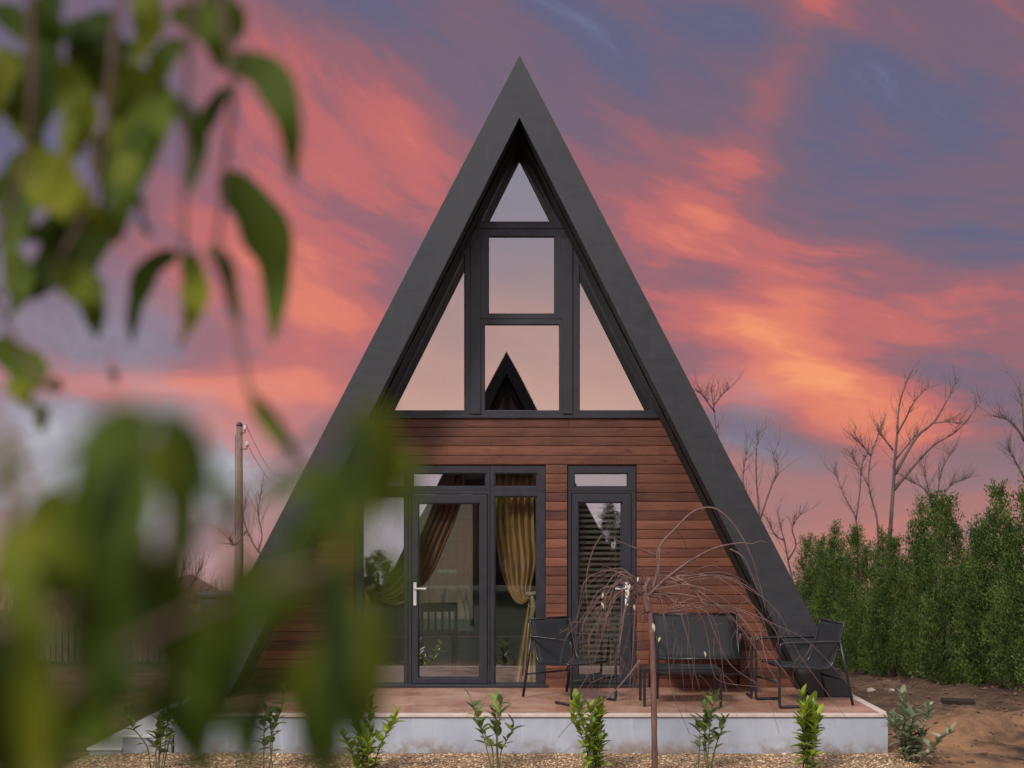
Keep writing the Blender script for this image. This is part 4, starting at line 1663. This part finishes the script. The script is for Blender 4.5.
# ------------------------------------------------------------------ far left: pole, shed, fence, scrub
pb = W(240, 640, 42)
pb.z = gz(pb.x, pb.y)
pole = thing('utility_pole', 'weathered wooden utility pole with insulators left of the house', 'utility pole', pb)
kk = 42 / F
m = MB()
top = W(239.5, 426, 42) - pb
m.tube([(0, 0, -0.3), (top.x * 0.5, 0, top.z * 0.5), top], [0.135, 0.115, 0.10], 10)
m.build('post', M['pole'], pole)
m = MB()
m.lathe([(0.11, 0), (0.115, 0.04), (0.06, 0.12), (0.01, 0.14)], top, 10)
m.build('cap', M['dark_wood'], pole)
for px, py in ((245, 430), (247, 446)):
    q = W(px, py, 41.9) - pb
    m = MB()
    m.tube(spline([Vector((top.x + 0.06, q.y, q.z - 0.10)), Vector((q.x - 0.03, q.y, q.z - 0.10)), Vector((q.x, q.y, q.z - 0.06)), q], 4), 0.018, 6)
    br = m.build('bracket', M['dark_wood'], pole)
    m = MB()
    m.lathe([(0.03, 0), (0.06, 0.02), (0.055, 0.07), (0.04, 0.10), (0.05, 0.12), (0.02, 0.16)], q, 10)
    m.build('insulator', M['porcelain'], br)
m = MB()
for z0, e in ((428, (1300, 330)), (445, (1300, 350))):
    a = W(246, z0, 41.9) - pb + Vector((0, 0, 0.12))
    c = Vector((a.x - 10, a.y + 60, a.z + 0.5))
    m.tube([a + (c - a) * (i / 20) - Vector((0, 0, 3.0 * (i / 20) * (1 - i / 20))) for i in range(21)], 0.010, 4)
m.tube([Vector((-0.15, 0, top.z - 0.3)), Vector((-0.16, 0, top.z * 0.5)), Vector((-0.17, 0, 0.0))], 0.012, 4)
m.build('cable', M['gasket'], pole)

cb = Vector((-3.78, 3.2, 0))
cb.z = gz(cb.x, cb.y)
cab = thing('utility_cabinet', 'upright dark grey cabinet standing beside the left foot of the roof', 'cabinet', cb)
m = MB()
m.box(-0.30, 0.30, -0.2, 0.2, 0.05, 1.24)
m.build('body', M['cabinet'], cab, 0.008)
m = MB()
m.box(-0.34, 0.34, -0.25, 0.24, 1.242, 1.29)
m.build('lid', M['cabinet'], cab, 0.006)
m = MB()
m.box(-0.27, 0.27, -0.222, -0.202, 0.10, 1.20)
dr = m.build('door', M['cabinet'], cab, 0.004)
m = MB()
m.box(0.20, 0.225, -0.245, -0.224, 0.62, 0.74)
m.build('handle', M['gasket'], dr)
m = MB()
m.box(-0.28, 0.28, -0.18, 0.18, -0.15, 0.048)
m.build('plinth', M['stone'], cab)

wp = W(199, 660, 19)
wp.z = gz(wp.x, wp.y)
m = MB()
m.tube([(0, 0, -0.1), (0, 0, 0.72)], 0.03, 10)
m.lathe([(0.034, 0), (0.034, 0.02), (0.012, 0.04)], (0, 0, 0.721), 10)
o = m.build('post', M['white'])
o.name = 'garden_post'
o.location = wp
tag(o, 'short white post standing left of the grey cabinet', 'post')

# small distant house
hb = W(180, 640, 62)
hb.z = gz(hb.x, hb.y)
dh = thing('distant_house', 'small tan house with red tiled roof far behind the terrace steps', 'house', hb)
m = MB()
m.box(-1.7, 1.7, -2, 2, -0.2, 2.0)
m.prism([(-1.7, 2.0), (1.7, 2.0), (0, 3.0)], -2, 2) if False else None
m.build('wall', M['tan_wall'], dh)
m = MB()
m.prism([(-1.95, 1.98), (1.95, 1.98), (0, 3.1)], -2.2, 2.2)
m.build('roof', M['roof_tile'], dh)
m = MB()
m.rect_ring(-0.4, 0.4, 0.6, 1.5, -0.33, 0.33, 0.67, 1.43, -2.06, -2.002)
wn_ = m.build('window', M['white'], dh)
m = MB()
m.box(-0.33, 0.33, -2.03, -2.02, 0.67, 1.43)
m.build('pane', M['pane_clear'], wn_)

# plank fence at the far left
fn = thing('plank_fence', 'old grey plank fence at the far left behind the leaves', 'fence', (-13.5, 17, gz(-13.5, 17)))
m = MB()
rg = random.Random(77)
x = -6.5
while x < 6.8:
    w = rg.uniform(0.10, 0.14)
    m.box(x, x + w, rg.uniform(-.01, .01), 0.022 + rg.uniform(0.0, .01), -0.2, 1.15 + rg.uniform(-.10, .08))
    x += w + rg.uniform(0.01, 0.05)
m.build('boards', M['old_wood'], fn)
m = MB()
for z in (0.3, 0.9):
    m.box(-6.5, 6.8, 0.035, 0.085, z, z + 0.07)
m.build('rail', M['old_wood'], fn)
for x in (-6.4, -3.2, 0.0, 3.2, 6.6):
    m = MB()
    m.box(x, x + 0.09, 0.088, 0.18, -0.3, 1.2)
    m.build('post', M['old_wood'], fn)

# scrub line beyond the fence
m = MB()
rg = random.Random(91)
for k in range(520):
    x = rg.uniform(-34, -6)
    y = rg.uniform(22, 40)
    z = gz(x, y)
    grow(m, Vector((x, y, z - 0.05)), Vector((rg.uniform(-.3, .3), rg.uniform(-.3, .3), 1)).normalized(), rg.uniform(0.7, 1.3), 0.02, 2, rg, 0.6)
tag(m.build('scrub', M['grey_bark']), 'tangle of bare brown scrub far off on the left', 'scrub', kind='stuff')

# distant line of woods all round behind the house
m = MB()
rg = random.Random(92)
for k in range(420):
    x = rg.uniform(-70, 80)
    y = rg.uniform(70, 100)
    grow(m, Vector((x, y, gz(x, y) - 0.2)), Vector((rg.uniform(-.2, .2), rg.uniform(-.2, .2), 1)).normalized(), rg.uniform(1.4, 2.6), 0.06, 2, rg, 0.55)
tag(m.build('distant_woods', M['grey_bark']), 'low line of bare woods on the horizon', 'woods', kind='stuff')

# ------------------------------------------------------------------ small things on the soil
p = W(958, 701, 14.2)
p.z = gz(p.x, p.y) + 0.03
m = MB()
m.box(-0.18, 0.18, -0.06, 0.06, -0.02, 0.035)
o = m.build('plank', M['dark_wood'], None, 0.004)
o.location = p
o.rotation_euler = (R(3), R(2), R(-8))
tag(o, 'short dark plank lying on the soil before the hedge', 'plank')
for px, py, D, s, lab in ((871, 686, 15.6, 0.06, 'small pale stone on the soil close to the far hedge trees'),
                          (892, 690, 15.2, 0.045, 'smaller pale stone right of the other pale stone')):
    p = W(px, py, D)
    p.z = gz(p.x, p.y) + s * 0.3
    rg = random.Random(px)
    m = MB()
    prof = [(0.25, -0.5), (0.8, -0.3), (1.0, 0.0), (0.75, 0.35), (0.3, 0.52)]
    seg = 9
    for r_, z_ in prof:
        for k in range(seg):
            a = 6.283 * k / seg
            j = rg.uniform(0.8, 1.2)
            m.v.append((r_ * s * math.cos(a) * j, r_ * s * math.sin(a) * j * 0.8, z_ * s * rg.uniform(0.85, 1.1)))
    for i in range(len(prof) - 1):
        for k in range(seg):
            k2 = (k + 1) % seg
            m.f.append((i * seg + k, i * seg + k2, (i + 1) * seg + k2, (i + 1) * seg + k))
            m.s.append(False)
    m.f.append(tuple(range((len(prof) - 1) * seg, len(prof) * seg)))
    m.s.append(False)
    o = m.build('stone', M['stone'] if s < 0.065 else M['clod'])
    o.location = p
    tag(o, lab, 'stone')

# ------------------------------------------------------------------ neighbouring A-frame behind the photographer, mirrored in the panes
nb = thing('neighbour_house', 'second dark A-frame cabin behind the photographer, mirrored in the panes', 'house', (-0.34, -21.0, -0.05), R(180))
a_frame(nb, M['roof_metal'], M['fascia'], M['soffit'], YF, YB)
m = MB()
m.prism([(-hin(DECK), DECK), (hin(DECK), DECK), (hin(ZT), ZT), (-hin(ZT), ZT)], 0.0, 0.1)
m.build('timber_wall', M['siding'], nb)
m = MB()
m.prism([(-hin(ZT), ZT + 0.002), (hin(ZT), ZT + 0.002), (0, IA)], 0.02, 0.1)
nw = m.build('gable_window', M['frame'], nb)
for s in (-1, 1):
    m = MB()
    m.prism([(s * 0.08, ZT + 0.1), (s * (hin(ZT) - 0.2), ZT + 0.1), (s * 0.08, IA - 0.55)], 0.010, 0.018)
    m.build('pane', M['pane_dim'], nw)
m = MB()
m.box(-1.7, 0.3, -0.03, -0.002, DECK + 0.01, 2.65)
dn = m.build('patio_window', M['frame'], nb)
for a, c in ((-1.62, -1.2), (-1.1, -0.35), (-0.25, 0.22)):
    m = MB()
    m.box(a, c, -0.042, -0.033, DECK + 0.1, 2.55)
    m.build('pane', M['pane_dim'], dn)

# ------------------------------------------------------------------ the leafy tree close to the camera
rg = random.Random(404)
nbase = Vector((-0.95, -12.05, 0.0))
nbase.z = gz(nbase.x, nbase.y)
near = thing('leafy_tree', 'green leafy branches hanging blurred across the left side, close by', 'tree', nbase)
tr, lf = MB(), MB()
crown = Vector((-0.86, -12.02, 2.62))
sp = spline([nbase, Vector((-0.97, -12.06, 0.9)), Vector((-0.90, -12.04, 1.8)), crown], 6)
tr.tube([p - nbase for p in sp], taper(0.045, 0.028, len(sp)), 10)
tr.build('trunk', M['red_bark'], near)
tw = MB()


def nd(d):
    return d if d > 0.9 else d * 1.24 if d > 0.65 else d * 1.08


def twig(px_pts, start, r=0.0055):
    pts = [Vector(start)] + [W(x, y, nd(d)) for x, y, d in px_pts]
    sp = spline(pts, 6)
    tw.tube([p - nbase for p in sp], taper(r, 0.0018, len(sp)), 6)
    return sp


def near_leaf(bx, by, tx, ty, w, d, dd=0.0, bend=None):
    d = nd(d)
    a = W(bx, by, d)
    c = W(tx, ty, d + dd)
    wm = w * d / F
    n = Vector((rg.uniform(-0.5, 0.5), -1.0, rg.uniform(-0.2, 0.5)))
    lf.leaf(a - nbase, c - nbase, wm * (0.95 if d > 0.8 else 0.66), n, rg.uniform(-0.05, 0.2), rg.uniform(0.05, 0.5), 8, 0.36)


DU, DL = 1.12, 0.52
NEAR_TWIGS = [
    ([(40, -120, .80), (118, -60, .82), (112, 60, .82), (96, 180, .84), (60, 262, .84)], crown),
    ([(90, -140, .78), (186, -70, .80), (186, 100, .82), (183, 255, .82)], crown),
    ([(-60, -90, .80), (18, -40, .82), (32, 80, .82), (22, 165, .83), (-10, 260, .83)], crown),
    ([(110, -120, .84), (205, -30, .85), (232, 66, .85), (225, 170, .85), (216, 250, .85)], crown),
    ([(-60, 250, .70), (-10, 300, .72), (20, 350, .74), (45, 390, .74)], crown),
    ([(-220, 560, .55), (-60, 500, .50), (70, 450, .48), (150, 415, .47), (200, 460, .47), (215, 500, .47)], (-0.93, -12.05, 1.7)),
    ([(-220, 700, .52), (-40, 640, .48), (120, 590, .47), (250, 500, .46), (330, 430, .46), (360, 408, .46)], (-0.95, -12.05, 1.5)),
    ([(-200, 860, .50), (0, 740, .47), (140, 640, .46), (280, 580, .45), (350, 560, .45)], (-0.96, -12.05, 1.3)),
    ([(230, 300, .80), (250, 395, .78)], W(216, 250, .85)),
]
for pts_, st_ in NEAR_TWIGS:
    twig(pts_, st_, 0.0045 if pts_[0][2] > 0.7 else 0.0026)
NEAR_LEAVES = [
    # lower cluster, closer
    (150, 415, 70, 545, 62, DL), (148, 414, 120, 600, 64, DL), (160, 420, 190, 575, 46, DL), (196, 450, 205, 560, 34, DL), (190, 455, 176, 600, 46, DL),
    (222, 480, 232, 560, 24, DL), (250, 392, 305, 468, 15, .76), (254, 470, 260, 565, 15, .76),
    (360, 408, 372, 510, 46, .45), (356, 412, 322, 570, 62, .45), (366, 440, 352, 590, 34, .45), (330, 470, 286, 640, 60, .45), (326, 560, 342, 735, 66, .44),
    (318, 560, 252, 660, 60, .45), (255, 560, 226, 705, 56, .45), (300, 600, 320, 720, 60, .45), (330, 650, 336, 800, 66, .44),
    (66, 500, 16, 690, 70, .45), (5, 530, 55, 690, 60, .45), (105, 560, 116, 755, 62, .44), (40, 640, 30, 800, 80, .44), (80, 660, 90, 800, 60, .44), (-10, 660, 10, 800, 80, .45),
    (140, 580, 172, 770, 56, .45), (205, 600, 198, 780, 40, .45), (0, 430, 6, 540, 30, .5), (130, 450, 92, 620, 60, .45), (60, 540, 120, 660, 70, .45),
    (20, 570, 90, 600, 60, .45), (372, 570, 380, 640, 22, .45), (236, 600, 262, 640, 40, .45), (175, 520, 150, 660, 60, .45), (240, 640, 215, 740, 50, .45),
    (150, 620, 120, 700, 60, .45), (350, 460, 380, 520, 30, .45), (290, 560, 270, 610, 50, .45), (380, 600, 384, 700, 16, .46), (364, 420, 388, 520, 44, .46), (352, 590, 374, 740, 50, .46), (358, 500, 366, 620, 40, .46),
    (318, 640, 322, 780, 60, .46), (180, 500, 172, 640, 50, .46), (90, 470, 60, 600, 60, .46),
]
BENT = [
    # upper cluster: base, middle, tip in the view, width
    (222, 60, 266, 74, 290, 125, 292, 186, 34), (222, 170, 258, 218, 276, 270, 273, 345, 44), (208, 246, 224, 262, 234, 290, 241, 325, 17),
    (188, 250, 195, 285, 192, 315, 178, 354, 25), (180, 252, 150, 270, 136, 305, 131, 348, 22), (112, 78, 142, 105, 138, 160, 112, 212, 66),
    (18, 152, 48, 178, 80, 208, 120, 238, 50), (120, 212, 84, 246, 50, 275, 12, 304, 56), (58, 262, 78, 284, 92, 305, 97, 340, 36),
    (32, 40, 46, 80, 44, 110, 32, 148, 42), (112, 10, 92, 46, 88, 76, 92, 106, 38), (168, 16, 196, 22, 214, 40, 226, 74, 34), (204, -10, 230, 18, 228, 44, 212, 68, 32),
    (152, 122, 134, 165, 126, 200, 118, 246, 46), (174, 96, 196, 130, 198, 160, 188, 196, 26), (-8, 178, 14, 200, 16, 230, 4, 268, 36),
    (-10, 338, 24, 366, 44, 380, 64, 392, 34), (6, 382, 30, 398, 40, 414, 42, 436, 24), (-6, 4, 30, 32, 66, 34, 104, 14, 36), (58, -10, 44, 20, 48, 46, 62, 76, 34),
    (-10, 52, 14, 70, 22, 96, 14, 132, 34), (186, 40, 164, 62, 156, 90, 160, 122, 30), (140, -20, 150, 14, 146, 40, 132, 70, 34), (96, 100, 84, 130, 76, 150, 58, 172, 30),
    (232, 86, 214, 110, 200, 140, 196, 176, 18), (108, 366, 114, 372, 116, 380, 112, 388, 9), (80, 20, 104, 40, 128, 50, 156, 44, 30), (0, 100, 22, 120, 34, 140, 46, 156, 26),
    (20, 60, 2, 84, -6, 110, -10, 140, 30), (36, 150, 20, 180, 22, 210, 30, 240, 34), (100, 130, 112, 150, 112, 180, 100, 214, 40), (60, 60, 74, 90, 74, 120, 60, 150, 36),
    (130, 60, 118, 84, 116, 104, 122, 130, 34), (90, 200, 66, 222, 46, 234, 20, 240, 34), (10, 250, 20, 275, 18, 300, 6, 320, 28), (118, 190, 138, 205, 146, 222, 150, 240, 18),
]
for q in BENT:
    d0 = DU * rg.uniform(0.95, 1.06)
    pts = [W(q[2 * i], q[2 * i + 1], d0 + 0.015 * i * rg.uniform(-1, 1)) - nbase for i in range(4)]
    lf.leaf_path(pts, q[8] * d0 / F * 1.08, (rg.uniform(-0.4, 0.4), -1.0, rg.uniform(-0.1, 0.5)), rg.uniform(0.1, 0.4), 0.10)
BENT_LOW = [
    (150, 412, 112, 432, 86, 480, 66, 545, 52), (150, 412, 184, 432, 206, 470, 222, 528, 40), (142, 430, 134, 490, 128, 560, 116, 645, 66), (222, 470, 232, 500, 234, 530, 228, 566, 20),
    (372, 398, 374, 450, 362, 510, 334, 575, 62), (344, 470, 316, 530, 290, 580, 258, 632, 58), (348, 556, 342, 620, 350, 690, 368, 752, 60), (318, 640, 318, 690, 324, 740, 334, 800, 54),
    (268, 560, 244, 590, 230, 640, 222, 700, 58), (-10, 540, 50, 560, 96, 600, 138, 652, 84), (100, 540, 116, 610, 112, 690, 90, 770, 62), (-10, 640, 30, 680, 56, 730, 76, 800, 78),
    (160, 552, 174, 600, 178, 650, 184, 700, 40), (206, 586, 202, 640, 200, 700, 192, 770, 40), (60, 480, 36, 540, 20, 600, -10, 660, 56), (0, 424, 8, 460, 8, 500, -2, 545, 26),
    (190, 452, 184, 500, 172, 560, 176, 610, 34), (380, 590, 388, 630, 386, 670, 380, 712, 16), (20, 690, 60, 720, 110, 740, 160, 790, 70), (300, 556, 296, 590, 284, 620, 262, 648, 40),
    (366, 420, 386, 450, 392, 490, 380, 530, 34), (250, 392, 262, 420, 282, 445, 308, 470, 13),
]
for q in BENT_LOW:
    d0 = (DL if q[8] > 14 else 0.9) * rg.uniform(0.92, 1.08)
    pts = [W(q[2 * i], q[2 * i + 1], d0 + 0.012 * i * rg.uniform(-1, 1)) - nbase for i in range(4)]
    lf.leaf_path(pts, q[8] * d0 / F * 0.86, (rg.uniform(-0.5, 0.5), -1.0, rg.uniform(-0.2, 0.5)), rg.uniform(0.1, 0.4), 0.08)
for a in [q for k, q in enumerate(NEAR_LEAVES) if k % 2 == 0]:
    near_leaf(*a, dd=rg.uniform(-0.03, 0.03))
for bx, by, n_, L0, L1, d0 in ((30, 620, 9, 80, 150, DL),
                               (130, 530, 7, 80, 150, DL), (40, 720, 7, 80, 130, DL), (210, 600, 3, 80, 120, DL), (335, 520, 5, 80, 130, DL), (335, 640, 5, 80, 130, DL), (115, 480, 4, 80, 140, DL), (60, 580, 5, 90, 150, DL), (140, 660, 4, 80, 130, DL), (250, 690, 4, 80, 120, DL)):
    for k in range(n_):
        x0_, y0_ = bx + rg.gauss(0, 38), by + rg.gauss(0, 46)
        L = rg.uniform(L0, L1)
        a = R(90 + rg.gauss(0, 28))
        near_leaf(x0_, y0_, x0_ + L * math.cos(a), y0_ + L * math.sin(a), L * rg.uniform(0.20, 0.42), d0 * rg.uniform(0.92, 1.08), rg.uniform(-0.05, 0.05))
tw.build('branches', M['red_bark'], near)
lf.build('leaves', M['near_leaf'], near)
